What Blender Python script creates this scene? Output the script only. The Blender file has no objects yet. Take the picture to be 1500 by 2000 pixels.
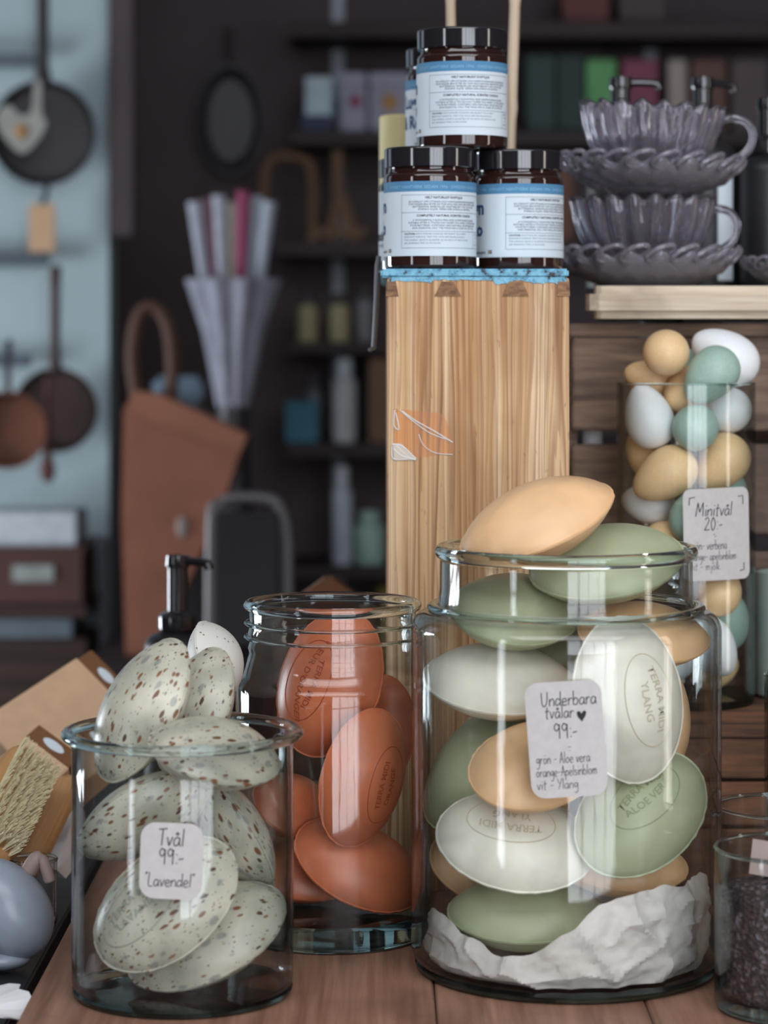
import bpy, bmesh, math, random
from mathutils import Vector, Matrix, noise
R = math.radians
S = bpy.context.scene
col = S.collection
random.seed(7)

# ------------------------------------------------------------------ camera, world, light, exposure
F, HY, ZC = 5000.0, 650.0, 0.502          # focal length in px of the 1500x2000 frame, horizon row, eye height over the counter
cd = bpy.data.cameras.new('camera'); cam = bpy.data.objects.new('camera', cd); col.objects.link(cam)
cam.location = (0, 0, ZC); cam.rotation_euler = (R(90), 0, 0)
cd.sensor_fit = 'VERTICAL'; cd.sensor_height = 36; cd.lens = 90; cd.shift_y = -0.175
cd.clip_start = 0.05; cd.clip_end = 50
cd.dof.use_dof = True; cd.dof.focus_distance = 2.125; cd.dof.aperture_fstop = 5.5
S.camera = cam
S.view_settings.view_transform = 'Standard'; S.view_settings.look = 'None'
S.view_settings.gamma = 1.0; S.view_settings.use_curve_mapping = False
S.view_settings.exposure = 0.0
try:
    S.cycles.use_denoising = True
    S.cycles.transparent_max_bounces = 40
    S.cycles.max_bounces = 14
    S.cycles.transmission_bounces = 12
    S.cycles.glossy_bounces = 5
    S.cycles.caustics_reflective = False
    S.cycles.caustics_refractive = False
    S.cycles.sample_clamp_indirect = 4.0
except Exception:
    pass
w = bpy.data.worlds.new('world'); S.world = w; w.use_nodes = True
w.node_tree.nodes['Background'].inputs[0].default_value = (0.72, 0.80, 1.0, 1)
w.node_tree.nodes['Background'].inputs[1].default_value = 1.0

def area(name, loc, rot, sx, sy, power, color):
    d = bpy.data.lights.new(name, 'AREA'); d.shape = 'RECTANGLE'; d.size = sx; d.size_y = sy
    d.energy = power; d.color = color
    o = bpy.data.objects.new(name, d); col.objects.link(o); o.location = loc; o.rotation_euler = rot
    return o
# daylight in the window openings; the rear one is added to brighten the partition
area('daylight_shopfront', (1.2, -1.66, 0.75), (R(90), 0, 0), 2.5, 3.1, 118, (0.90, 0.95, 1.0))
area('daylight_left', (-3.16, -0.55, 0.6), (R(90), 0, R(-90)), 0.5, 2.8, 30, (0.88, 0.94, 1.0))
area('daylight_right', (3.16, 1.25, 0.6), (R(90), 0, R(90)), 0.30, 2.6, 14, (1.0, 0.90, 0.76))
area('fill_rear', (-3.16, 4.6, -0.05), (R(90), 0, R(-90)), 1.1, 1.1, 80, (0.88, 0.94, 1.0))
# broad overhead fill, added to light the jars without reflecting in them
area('fill_roof', (0.0, 0.35, 2.66), (R(18), 0, 0), 4.2, 2.4, 128, (0.95, 0.97, 1.0))

def P(px, py, Y):
    return Vector(((px - 750) / F * Y, Y, ZC + (HY - py) / F * Y))

# ------------------------------------------------------------------ materials
def lin(c):
    c /= 255.0
    return c / 12.92 if c <= 0.04045 else ((c + 0.055) / 1.055) ** 2.4
def C(r, g, b, k=1.0):
    return (min(1, lin(r) * k), min(1, lin(g) * k), min(1, lin(b) * k), 1)

class N:
    """small node-graph helper"""
    def __init__(s, name):
        s.m = bpy.data.materials.new(name); s.m.use_nodes = True
        s.t = s.m.node_tree; s.t.nodes.clear()
        s.out = s.t.nodes.new('ShaderNodeOutputMaterial')
    def n(s, typ, **kw):
        nd = s.t.nodes.new('ShaderNode' + typ)
        for k, v in kw.items():
            if k.startswith('i_'):
                key = k[2:]
                key = int(key) if key.isdigit() else key.replace('_', ' ')
                tgt = nd.inputs[key]
                if hasattr(v, 'is_output') or isinstance(v, bpy.types.NodeSocket): s.t.links.new(v, tgt)
                else: tgt.default_value = v
            else: setattr(nd, k, v)
        return nd
    def link(s, a, b): s.t.links.new(a, b)
    def coord(s, scale=(1, 1, 1), rot=(0, 0, 0), kind='Object', rnd=False):
        tc = s.n('TexCoord'); mp = s.n('Mapping')
        mp.inputs['Scale'].default_value = scale; mp.inputs['Rotation'].default_value = rot
        s.link(tc.outputs[kind], mp.inputs[0])
        if rnd:
            oi = s.n('ObjectInfo'); cm = s.n('CombineXYZ')
            m1 = s.n('Math', operation='MULTIPLY', i_0=oi.outputs['Random'], i_1=37.0)
            for k in range(3): s.link(m1.outputs[0], cm.inputs[k])
            s.link(cm.outputs[0], mp.inputs['Location'])
        return mp.outputs[0]
    def noise(s, vec, scale, detail=4, rough=0.55, dist=0.0):
        nd = s.n('TexNoise'); s.link(vec, nd.inputs['Vector'])
        nd.inputs['Scale'].default_value = scale; nd.inputs['Detail'].default_value = detail
        nd.inputs['Roughness'].default_value = rough; nd.inputs['Distortion'].default_value = dist
        return nd.outputs['Fac']
    def ramp(s, fac, stops):
        nd = s.n('ValToRGB'); s.link(fac, nd.inputs[0]); e = nd.color_ramp.elements
        e[0].position, e[0].color = stops[0]; e[1].position, e[1].color = stops[-1]
        for p, c in stops[1:-1]:
            x = e.new(p); x.color = c
        return nd.outputs[0]
    def mix(s, fac, a, b, blend='MIX'):
        nd = s.n('MixRGB', blend_type=blend)
        for v, k in ((fac, 0), (a, 1), (b, 2)):
            if isinstance(v, bpy.types.NodeSocket): s.link(v, nd.inputs[k])
            else: nd.inputs[k].default_value = v
        return nd.outputs[0]
    def math(s, op, a, b=0.0):
        nd = s.n('Math', operation=op)
        for v, k in ((a, 0), (b, 1)):
            if isinstance(v, bpy.types.NodeSocket): s.link(v, nd.inputs[k])
            else: nd.inputs[k].default_value = v
        return nd.outputs[0]
    def bump(s, h, strength, dist=0.001):
        nd = s.n('Bump'); s.link(h, nd.inputs['Height'])
        nd.inputs['Strength'].default_value = strength; nd.inputs['Distance'].default_value = dist
        return nd.outputs[0]
    def pbr(s, color, rough=0.5, spec=0.5, metal=0.0, coat=0.0, normal=None, sss=0.0, sssr=(0.01, 0.008, 0.006)):
        b = s.n('BsdfPrincipled')
        if isinstance(color, bpy.types.NodeSocket): s.link(color, b.inputs['Base Color'])
        else: b.inputs['Base Color'].default_value = color
        if isinstance(rough, bpy.types.NodeSocket): s.link(rough, b.inputs['Roughness'])
        else: b.inputs['Roughness'].default_value = rough
        b.inputs['Specular IOR Level'].default_value = spec; b.inputs['Metallic'].default_value = metal
        b.inputs['Coat Weight'].default_value = coat; b.inputs['Coat Roughness'].default_value = 0.05
        if sss:
            b.inputs['Subsurface Weight'].default_value = sss; b.inputs['Subsurface Radius'].default_value = sssr
            b.inputs['Subsurface Scale'].default_value = 1.0
        if normal is not None: s.link(normal, b.inputs['Normal'])
        s.link(b.outputs[0], s.out.inputs[0]); return s.m

def plain(name, c, rough=0.6, spec=0.4, var=0.12, scale=30, metal=0.0, coat=0.0, bump=0.0):
    g = N(name); v = g.coord(); f = g.noise(v, scale, 4)
    dk = tuple(x * (1 - var) for x in c[:3]) + (1,); lt = tuple(min(1, x * (1 + var)) for x in c[:3]) + (1,)
    colr = g.ramp(f, [(0.3, dk), (0.7, lt)])
    nb = g.bump(f, bump) if bump else None
    return g.pbr(colr, rough, spec, metal, coat, nb)

def wood(name, light, dark, axis='z', freq=55, along=1.5, contrast=(0.38, 0.62), rough=0.6, stain=None, wob=0.6, spec=0.3, bumps=0.25):
    """growth lines running along one axis, with broad stains"""
    g = N(name)
    sc = {'x': (along, freq, freq), 'y': (freq, along, freq), 'z': (freq, freq, along)}[axis]
    v = g.coord(sc)
    fine = g.noise(v, 1.0, 5, 0.62, wob)
    sc2 = tuple(4.5 * q if q > along else q * 2.0 for q in sc)
    pore = g.noise(g.coord(sc2), 1.0, 3, 0.6, 0.2)
    base = g.ramp(fine, [(contrast[0], dark), (0.5 * sum(contrast), tuple(0.5 * (a + b) for a, b in zip(light, dark))), (contrast[1], light)])
    base = g.mix(0.35, base, g.ramp(pore, [(0.35, dark), (0.6, light)]))
    if stain:
        br = g.noise(g.coord((1, 1, 0.7)), 9, 3, 0.6, 0.3)
        base = g.mix(g.ramp(br, [(0.50, (0, 0, 0, 1)), (0.72, (0.55, 0.55, 0.55, 1))]), base, stain)
    return g.pbr(base, rough, spec, normal=g.bump(fine, bumps, 0.0012))

def soap_mat(name, c, rough=0.38, streak=0.10):
    g = N(name); v = g.coord((1, 1, 1), rnd=True)
    f = g.noise(v, 22, 3, 0.5, 0.8); f2 = g.noise(v, 260, 3)
    dk = tuple(x * (1 - streak * 1.6) for x in c[:3]) + (1,); lt = tuple(min(1, x * (1 + streak)) for x in c[:3]) + (1,)
    colr = g.ramp(f, [(0.3, dk), (0.7, lt)])
    return g.pbr(colr, rough, 0.45, sss=0.12, normal=g.bump(f2, 0.05, 0.0006))

def thin_glass(name, tint=(0.982, 0.99, 0.988), edge=(0.30, 0.36, 0.37), refl=0.03, rough=0.035, smudge=0.0):
    """blown wall: straight-through glass that reflects more and absorbs more towards grazing angles"""
    g = N(name)
    lw = g.n('LayerWeight'); lw.inputs['Blend'].default_value = 0.5
    fac = lw.outputs['Facing']
    p5 = g.math('POWER', fac, 4.0)
    k = g.math('ADD', g.math('MULTIPLY', p5, 0.60), refl)
    p3 = g.math('POWER', fac, 2.3)
    colr = g.mix(p3, tint + (1,), edge + (1,))
    tr = g.n('BsdfTransparent'); g.link(colr, tr.inputs[0])
    gl = g.n('BsdfGlossy'); gl.inputs['Color'].default_value = (1, 1, 1, 1); gl.inputs['Roughness'].default_value = rough
    nb = g.bump(g.math('ADD', g.math('MULTIPLY', g.noise(g.coord((1, 1, 0.06)), 150, 3), 0.35), g.noise(g.coord((1, 1, 0.3)), 30, 2)), 0.14, 0.0016)
    g.link(nb, gl.inputs['Normal'])
    mx = g.n('MixShader'); g.link(k, mx.inputs[0]); g.link(tr.outputs[0], mx.inputs[1]); g.link(gl.outputs[0], mx.inputs[2])
    g.link(mx.outputs[0], g.out.inputs[0]); return g.m

def solid_glass(name, c=(0.93, 0.97, 0.97), ior=1.46, rough=0.0):
    g = N(name); b = g.n('BsdfGlass'); b.inputs['Color'].default_value = c + (1,)
    b.inputs['IOR'].default_value = ior; b.inputs['Roughness'].default_value = rough
    g.link(g.bump(g.noise(g.coord(), 60, 2), 0.06, 0.001), b.inputs['Normal'])
    g.link(b.outputs[0], g.out.inputs[0]); return g.m

M = {}
M['wall_glass'] = thin_glass('clear_jar_glass')
M['wall_glass_green'] = thin_glass('greenish_jar_glass', (0.980, 0.990, 0.987), (0.26, 0.34, 0.33))
M['rim_glass'] = solid_glass('thick_rim_glass', (0.90, 0.95, 0.95))
M['dark_rim_glass'] = solid_glass('thick_base_glass', (0.72, 0.80, 0.80))
def crystal(name, light_mix):
    """pressed glass: clear, with the milky lilac haze put in for surrounding brightness"""
    g = N(name); b = g.n('BsdfGlass'); b.inputs['Color'].default_value = (0.96, 0.94, 0.98, 1); b.inputs['IOR'].default_value = 1.5; b.inputs['Roughness'].default_value = 0.02
    d = g.n('BsdfPrincipled'); d.inputs['Base Color'].default_value = C(190, 183, 196); d.inputs['Roughness'].default_value = 0.12
    mx = g.n('MixShader'); mx.inputs[0].default_value = light_mix  # diffuse lilac share brightens the glass in place of bright surroundings
    g.link(b.outputs[0], mx.inputs[1]); g.link(d.outputs[0], mx.inputs[2]); g.link(mx.outputs[0], g.out.inputs[0])
    g.link(g.bump(g.noise(g.coord(), 90, 2), 0.08, 0.001), d.inputs['Normal'])
    return g.m
M['crystal'] = crystal('pressed_crystal', 0.12); M['crystal_lightened'] = crystal('lightened_pressed_crystal', 0.32)
M['orange'] = soap_mat('peach_orange_soap', C(232, 188, 142))
M['green'] = soap_mat('aloe_green_soap', C(172, 178, 144))
M['white'] = soap_mat('cream_white_soap', C(230, 224, 208))
M['terra'] = soap_mat('terracotta_soap', C(200, 112, 76), 0.36)
M['egg_orange'] = soap_mat('pale_orange_soap', C(236, 200, 152), 0.42, 0.04)
M['egg_green'] = soap_mat('mint_green_soap', C(160, 188, 176), 0.42, 0.06)
M['egg_white'] = soap_mat('milk_white_soap', C(238, 240, 242), 0.42, 0.02)
def lavender():
    g = N('speckled_lavender_soap')
    v = g.coord((1, 1, 1), rnd=True)
    f = g.noise(v, 28, 3, 0.5, 0.6)
    base = g.ramp(f, [(0.3, C(164, 164, 148)), (0.7, C(206, 200, 182))])
    # dried petals: stretched flecks of two sizes
    def flecks(scale, stretch, lo, hi):
        vv = g.coord((scale, scale * stretch, scale * stretch), (0.2, 0.3, 0.6), rnd=True)
        d = g.n('TexNoise'); g.link(vv, d.inputs['Vector']); d.inputs['Scale'].default_value = 0.35; d.inputs['Detail'].default_value = 1
        add = g.n('VectorMath', operation='MULTIPLY_ADD'); g.link(d.outputs['Color'], add.inputs[0]); add.inputs[1].default_value = (0.9, 0.9, 0.9); g.link(vv, add.inputs[2])
        vo = g.n('TexVoronoi'); g.link(add.outputs[0], vo.inputs['Vector']); vo.inputs['Scale'].default_value = 1.0
        vo.inputs['Randomness'].default_value = 1.0
        sep = g.n('SeparateColor'); g.link(vo.outputs['Color'], sep.inputs[0])
        thr = g.math('MULTIPLY', sep.outputs[0], hi)           # every cell gets its own fleck size
        dd = g.math('SUBTRACT', thr, vo.outputs['Distance'])
        return g.ramp(g.math('ADD', g.math('MULTIPLY', dd, 4.0), lo), [(0.0, (0, 0, 0, 1)), (0.45, (1, 1, 1, 1))]), sep.outputs[1]
    m1, r1 = flecks(78, 2.9, 0.05, 0.44)
    m2, r2 = flecks(210, 2.2, 0.02, 0.34)
    m3, r3 = flecks(58, 2.0, 0.05, 0.42)
    brown = g.ramp(r1, [(0.2, C(70, 44, 30)), (0.8, C(128, 84, 52))])
    c = g.mix(g.math('MULTIPLY', m3, 0.55), base, C(104, 110, 112))
    c = g.mix(m1, c, brown)
    c = g.mix(g.math('MULTIPLY', m2, 0.8), c, C(110, 76, 50))
    return g.pbr(c, 0.34, 0.5, sss=0.10, normal=g.bump(f, 0.06, 0.001))
M['lavender'] = lavender()
g = N('white_soap_with_dots'); v = g.coord(rnd=True)
vo = g.n('TexVoronoi'); g.link(v, vo.inputs['Vector']); vo.inputs['Scale'].default_value = 110
M['dotted_white'] = g.pbr(g.ramp(vo.outputs['Distance'], [(0.10, C(120, 96, 74)), (0.16, C(226, 224, 216))]), 0.5)
M['card'] = plain('kraft_tag_card', C(190, 186, 184), 0.85, 0.2, 0.05, 160, bump=0.05)
M['ink'] = plain('black_pen_ink', C(40, 38, 42), 0.6, 0.3, 0.1)
M['print'] = plain('grey_print', C(84, 86, 96), 0.7, 0.2, 0.05)
M['print_pale'] = plain('pale_grey_print', C(128, 136, 146), 0.7, 0.2, 0.05)
M['navy_print'] = plain('navy_print', C(62, 88, 130), 0.7, 0.2, 0.05)
M['band_print'] = plain('pale_blue_print', C(128, 172, 202), 0.7, 0.2, 0.05)
M['label'] = plain('white_label_paper', C(212, 222, 230), 0.7, 0.25, 0.02, 40)
M['label_blue'] = plain('blue_label_band', C(84, 136, 174), 0.65, 0.25, 0.04)
M['flag_blue'] = plain('flag_blue', C(52, 66, 120), 0.7); M['flag_yellow'] = plain('flag_yellow', C(220, 186, 90), 0.7)
M['amber'] = plain('dark_amber_glass', C(46, 26, 22), 0.06, 0.5, 0.15, 8, coat=0.6)
M['black_plastic'] = plain('black_lid_plastic', C(30, 29, 33), 0.10, 0.6, 0.08, 20, coat=0.7)
M['black_matte'] = plain('matt_black_plastic', C(36, 36, 40), 0.42, 0.4, 0.1, 20)
M['iron'] = plain('dark_iron', C(48, 46, 50), 0.45, 0.5, 0.15, 20)
M['grey_metal'] = plain('brushed_grey_metal', C(104, 104, 108), 0.4, 0.5, 0.1, 30, metal=0.5)
M['kraft'] = plain('kraft_carton', C(206, 172, 140), 0.85, 0.2, 0.07, 40)
M['kraft_dark'] = plain('brown_carton_edge', C(120, 84, 58), 0.85, 0.2, 0.1, 40)
M['soap_print_white'] = plain('cream_embossing', C(196, 184, 158), 0.5, 0.4, 0.05)
M['soap_print_green'] = plain('green_embossing', C(138, 146, 108), 0.5, 0.4, 0.05)
M['soap_print_terra'] = plain('terracotta_embossing', C(158, 72, 44), 0.5, 0.4, 0.05)
M['soap_print_lav'] = plain('grey_embossing', C(150, 156, 142), 0.5, 0.4, 0.05)

# ------------------------------------------------------------------ mesh helpers
def mk(name, verts, faces, mat, parent=None, smooth=True, sharp=None, loc=None):
    me = bpy.data.meshes.new(name); me.from_pydata([tuple(v) for v in verts], [], faces); me.update()
    if smooth: me.polygons.foreach_set('use_smooth', [True] * len(me.polygons))
    if sharp is not None: me.set_sharp_from_angle(angle=R(sharp))
    if mat is not None: me.materials.append(mat)
    o = bpy.data.objects.new(name, me); col.objects.link(o)
    if parent is not None: o.parent = parent
    if loc is not None: o.location = loc
    return o

def tag(o, label=None, cat=None, group=None, kind=None):
    if label: o['label'] = label
    if cat: o['category'] = cat
    if group: o['group'] = group
    if kind: o['kind'] = kind
    return o

def empty(name, loc, label, cat, group=None, rot=(0, 0, 0)):
    o = bpy.data.objects.new(name, None); col.objects.link(o); o.location = loc; o.rotation_euler = rot
    o.empty_display_size = 0.02
    return tag(o, label, cat, group)

def copy_tree(o, parent=None):
    c = o.copy(); col.objects.link(c)
    if parent is not None: c.parent = parent
    for ch in list(o.children): copy_tree(ch, c)
    return c

class MB:
    """collects shapes, builds one mesh object"""
    def __init__(s): s.v = []; s.f = []
    def add(s, verts, faces):
        n = len(s.v); s.v += [tuple(v) for v in verts]; s.f += [tuple(i + n for i in f) for f in faces]
        return s
    def box(s, x0, x1, y0, y1, z0, z1, bev=0.0, mat=None, seg=3):
        bm = bmesh.new(); bmesh.ops.create_cube(bm, size=1)
        for v in bm.verts:
            v.co = Vector(((x0 + x1) / 2 + v.co.x * (x1 - x0), (y0 + y1) / 2 + v.co.y * (y1 - y0), (z0 + z1) / 2 + v.co.z * (z1 - z0)))
        if bev: bmesh.ops.bevel(bm, geom=bm.edges[:], offset=bev, segments=seg, affect='EDGES')
        if mat is not None: bm.transform(mat)
        bm.verts.index_update()
        s.add([v.co.copy() for v in bm.verts], [[v.index for v in f.verts] for f in bm.faces]); bm.free(); return s
    def lathe(s, prof, n=64, loc=(0, 0, 0), mod=None, cap=False, mat=None):
        vs = []; fs = []; m = len(prof)
        for j in range(n):
            a = 2 * math.pi * j / n
            for i, (r, z) in enumerate(prof):
                rr, zz = (r, z) if mod is None else mod(a, i, r, z)
                vs.append(Vector((loc[0] + rr * math.cos(a), loc[1] + rr * math.sin(a), loc[2] + zz)))
        for j in range(n):
            k = (j + 1) % n
            for i in range(m - 1): fs.append((j * m + i, k * m + i, k * m + i + 1, j * m + i + 1))
        if mat is not None: vs = [mat @ v for v in vs]
        return s.add(vs, fs)
    def tube(s, pts, r, n=10, close=False, cap=True):
        pts = [Vector(p) for p in pts]; vs = []; fs = []; m = len(pts)
        rs = r if isinstance(r, (list, tuple)) else [r] * m
        up = Vector((0, 0, 1)); prev = None
        for i, p in enumerate(pts):
            if close: t = pts[(i + 1) % m] - pts[i - 1]
            else: t = pts[min(i + 1, m - 1)] - pts[max(i - 1, 0)]
            t.normalize()
            if prev is None:
                a = t.cross(up)
                if a.length < 1e-3: a = t.cross(Vector((1, 0, 0)))
                a.normalize()
            else:
                a = prev - t * prev.dot(t); a.normalize()
            b = t.cross(a); prev = a
            for k in range(n):
                an = 2 * math.pi * k / n
                vs.append(p + (a * math.cos(an) + b * math.sin(an)) * rs[i])
        L = m if close else m - 1
        for i in range(L):
            q = (i + 1) % m
            for k in range(n):
                l = (k + 1) % n
                fs.append((i * n + k, i * n + l, q * n + l, q * n + k))
        if cap and not close:
            fs.append(tuple(range(n))[::-1]); fs.append(tuple((m - 1) * n + k for k in range(n)))
        return s.add(vs, fs)
    def prism(s, poly, y0, y1, mat=None):
        """polygon in x,z pushed from y0 to y1"""
        n = len(poly)
        vs = [Vector((x, y0, z)) for x, z in poly] + [Vector((x, y1, z)) for x, z in poly]
        fs = [tuple(range(n)), tuple(range(2 * n - 1, n - 1, -1))] + [(i, i + n, (i + 1) % n + n, (i + 1) % n) for i in range(n)]
        if mat is not None: vs = [mat @ v for v in vs]
        return s.add(vs, fs)
    def build(s, name, mat, parent=None, smooth=True, sharp=35, loc=None):
        o = mk(name, s.v, s.f, mat, parent, smooth, None, loc)
        bm = bmesh.new(); bm.from_mesh(o.data); bmesh.ops.recalc_face_normals(bm, faces=bm.faces[:]); bm.to_mesh(o.data); bm.free()
        if smooth:
            o.data.polygons.foreach_set('use_smooth', [True] * len(o.data.polygons))
            if sharp is not None: o.data.set_sharp_from_angle(angle=R(sharp))
        return o

def crom(pts, k=5, close=False):
    """Catmull-Rom through points"""
    if len(pts) < 3: return [Vector(p) for p in pts]
    q = [Vector(p) for p in pts]; n = len(q); out = []
    for i in range(n if close else n - 1):
        a, b, c, d = (q[(i - 1) % n] if close or i > 0 else q[0]), q[i], q[(i + 1) % n], (q[(i + 2) % n] if close or i + 2 < n else q[-1])
        for j in range(k):
            t = j / k
            out.append(0.5 * ((2 * b) + (c - a) * t + (2 * a - 5 * b + 4 * c - d) * t * t + (3 * b - a - 3 * c + d) * t ** 3))
    if not close: out.append(q[-1])
    return out

def struct(o): o['kind'] = 'structure'; return o

# ------------------------------------------------------------------ lettering
_tc = {}
def text2d(txt, size, align='CENTER', bold=0.0):
    """printed lettering as flat verts/faces in x,y"""
    key = (txt, bold)
    if key not in _tc:
        cu = bpy.data.curves.new('lettering', 'FONT'); cu.body = txt; cu.size = 1.0; cu.resolution_u = 2; cu.offset = bold
        o = bpy.data.objects.new('lettering', cu); col.objects.link(o)
        dg = bpy.context.evaluated_depsgraph_get(); me = bpy.data.meshes.new_from_object(o.evaluated_get(dg))
        _tc[key] = ([v.co.to_2d() for v in me.vertices], [tuple(p.vertices) for p in me.polygons])
        bpy.data.meshes.remove(me); bpy.data.objects.remove(o); bpy.data.curves.remove(cu)
    vs, fs = _tc[key]
    if not vs: return [], []
    x0 = min(v.x for v in vs); x1 = max(v.x for v in vs)
    off = {'CENTER': (x0 + x1) / 2, 'LEFT': x0, 'RIGHT': x1}[align]
    return [Vector(((v.x - off) * size, v.y * size)) for v in vs], fs

D = [(.0, .0), (.03, .02)]
def dot(x, y): return [(x - .02, y - .02), (x + .03, y + .03)]
GL = {
 'a': (.46, [[(.36, .42), (.2, .5), (.05, .3), (.08, .06), (.22, .02), (.35, .25), (.37, .46), (.37, .12), (.45, .0)]]),
 'b': (.44, [[(.06, 1.0), (.05, .04)], [(.05, .28), (.2, .5), (.37, .33), (.28, .04), (.05, .04)]]),
 'd': (.46, [[(.35, .4), (.16, .5), (.03, .25), (.12, .02), (.34, .2)], [(.37, 1.0), (.37, 0)]]),
 'e': (.42, [[(.05, .23), (.33, .3), (.27, .48), (.1, .45), (.04, .2), (.15, .0), (.37, .08)]]),
 'g': (.44, [[(.34, .42), (.15, .5), (.04, .28), (.15, .1), (.33, .3), (.35, .46), (.36, -.2), (.22, -.42), (.05, -.34)]]),
 'i': (.2, [[(.1, .5), (.1, 0)], dot(.11, .74)]),
 'j': (.24, [[(.16, .5), (.16, -.28), (.02, -.38)], dot(.17, .74)]),
 'k': (.4, [[(.05, 1.0), (.05, 0)], [(.32, .5), (.06, .22), (.36, 0)]]),
 'l': (.2, [[(.1, 1.0), (.09, 0.0)]]),
 'm': (.58, [[(.05, .5), (.05, 0)], [(.05, .28), (.18, .5), (.26, .4), (.26, 0)], [(.26, .28), (.4, .5), (.49, .4), (.5, 0)]]),
 'n': (.44, [[(.05, .5), (.05, 0)], [(.05, .28), (.22, .5), (.34, .4), (.36, 0)]]),
 'o': (.44, [[(.2, .5), (.04, .28), (.16, .0), (.36, .2), (.28, .46), (.18, .5)]]),
 'p': (.44, [[(.06, .5), (.05, -.42)], [(.06, .3), (.22, .5), (.37, .33), (.27, .06), (.07, .1)]]),
 'r': (.34, [[(.06, .5), (.06, 0)], [(.06, .28), (.18, .48), (.32, .44)]]),
 's': (.34, [[(.3, .44), (.14, .5), (.07, .36), (.27, .18), (.2, .02), (.04, .05)]]),
 't': (.36, [[(.17, .85), (.15, .05), (.24, .0)], [(.02, .52), (.34, .56)]]),
 'u': (.44, [[(.05, .5), (.08, .08), (.25, .05), (.36, .5)], [(.36, .5), (.38, 0)]]),
 'v': (.38, [[(.03, .5), (.16, .0)], [(.16, .0), (.34, .52)]]),
 'y': (.42, [[(.04, .5), (.18, .08)], [(.36, .52), (.16, -.4)]]),
 '\u00e5': (.46, [[(.36, .42), (.2, .5), (.05, .3), (.08, .06), (.22, .02), (.35, .25), (.37, .46), (.37, .12), (.45, .0)], [(.22, .78), (.15, .70), (.22, .63), (.29, .70), (.22, .78)]]),
 '\u00f6': (.44, [[(.2, .5), (.04, .28), (.16, .0), (.36, .2), (.28, .46), (.18, .5)], dot(.12, .72), dot(.29, .74)]),
 'U': (.56, [[(.04, .95), (.1, .15), (.26, .0), (.42, .3), (.46, 1.0)]]),
 'A': (.5, [[(.06, 0), (.24, 1.0)], [(.24, 1.0), (.44, 0)], [(.1, .32), (.42, .38)]]),
 'T': (.5, [[(.0, .92), (.5, .98)], [(.25, .95), (.23, 0)]]),
 'M': (.68, [[(.03, 0), (.12, 1.0)], [(.12, 1.0), (.3, .3)], [(.3, .3), (.52, 1.0)], [(.52, 1.0), (.58, 0)]]),
 'Y': (.48, [[(.02, .98), (.22, .5)], [(.46, 1.0), (.16, 0)]]),
 'L': (.4, [[(.08, 1.0), (.06, .04), (.36, .02)]]),
 '9': (.5, [[(.38, .8), (.2, .98), (.05, .72), (.2, .5), (.38, .75), (.39, .9), (.36, 0)]]),
 '2': (.5, [[(.05, .78), (.22, .98), (.38, .76), (.2, .34), (.03, .03)], [(.03, .03), (.44, .06)]]),
 '0': (.48, [[(.22, .98), (.06, .55), (.2, .0), (.4, .45), (.24, .97)]]),
 ':': (.2, [dot(.1, .62), dot(.1, .1)]),
 '-': (.36, [[(.03, .34), (.32, .40)]]),
 '"': (.24, [[(.06, 1.0), (.05, .84)], [(.15, 1.02), (.14, .86)]]),
 ' ': (.28, []),
}
def hand(mb_pts, txt, x, y, h, align='LEFT', slant=0.05, wd=0.062):
    """handwriting: appends (polyline, width) in card coordinates"""
    sx = 0.80 if len(txt) > 12 else 1.0
    W = sum(GL[c][0] for c in txt) * h * sx
    if align == 'CENTER': x -= W / 2
    for c in txt:
        wg, st = GL[c]
        for s_ in st:
            pts = crom([(px, py, 0) for px, py in s_], 5)
            mb_pts.append(([(x + (p.x + slant * p.y) * h * sx, y + p.y * h) for p in pts], (wd if h > 23 else 0.8 * wd) * h))
        x += wg * h * sx

def ribbon(polys, mapf):
    mb = MB()
    for pts, wd in polys:
        n = len(pts); vs = []; fs = []
        for i, (x, y) in enumerate(pts):
            a = pts[max(i - 1, 0)]; b = pts[min(i + 1, n - 1)]
            dx, dy = b[0] - a[0], b[1] - a[1]; l = math.hypot(dx, dy) or 1
            nx, ny = -dy / l * wd / 2, dx / l * wd / 2
            vs += [mapf(x + nx, y + ny), mapf(x - nx, y - ny)]
        for i in range(n - 1): fs.append((2 * i, 2 * i + 1, 2 * i + 3, 2 * i + 2))
        mb.add(vs, fs)
    return mb
# ------------------------------------------------------------------ the room
wd_dark = wood('dark_stained_wood', C(78, 60, 52), C(40, 32, 30), 'x', 30, 1.0, rough=0.6)
M['wall_dark'] = plain('dark_brown_wall_paint', C(86, 76, 79), 0.85, 0.2, 0.10, 3)
M['wall_pale'] = plain('pale_blue_grey_wall_paint', C(176, 194, 200), 0.8, 0.2, 0.03, 4)
M['ceil'] = plain('off_white_ceiling', C(150, 150, 150), 0.9, 0.2, 0.03, 3)
M['floorm'] = wood('dark_floor_boards', C(74, 58, 48), C(46, 36, 32), 'y', 9, 0.6)
M['frame_white'] = plain('white_window_paint', C(190, 190, 186), 0.5, 0.4, 0.04)
FZ = -0.90
struct(MB().box(-3.3, 3.3, -1.9, 7.0, FZ - 0.1, FZ).build('floor', M['floorm'], sharp=None, smooth=False))
struct(MB().box(-3.3, 3.3, -1.9, 7.0, 2.7, 2.8).build('ceiling', M['ceil'], smooth=False))
struct(MB().box(-3.3, 3.3, 6.6, 6.7, FZ, 2.7).build('wall_back', M['wall_dark'], smooth=False))
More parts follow.
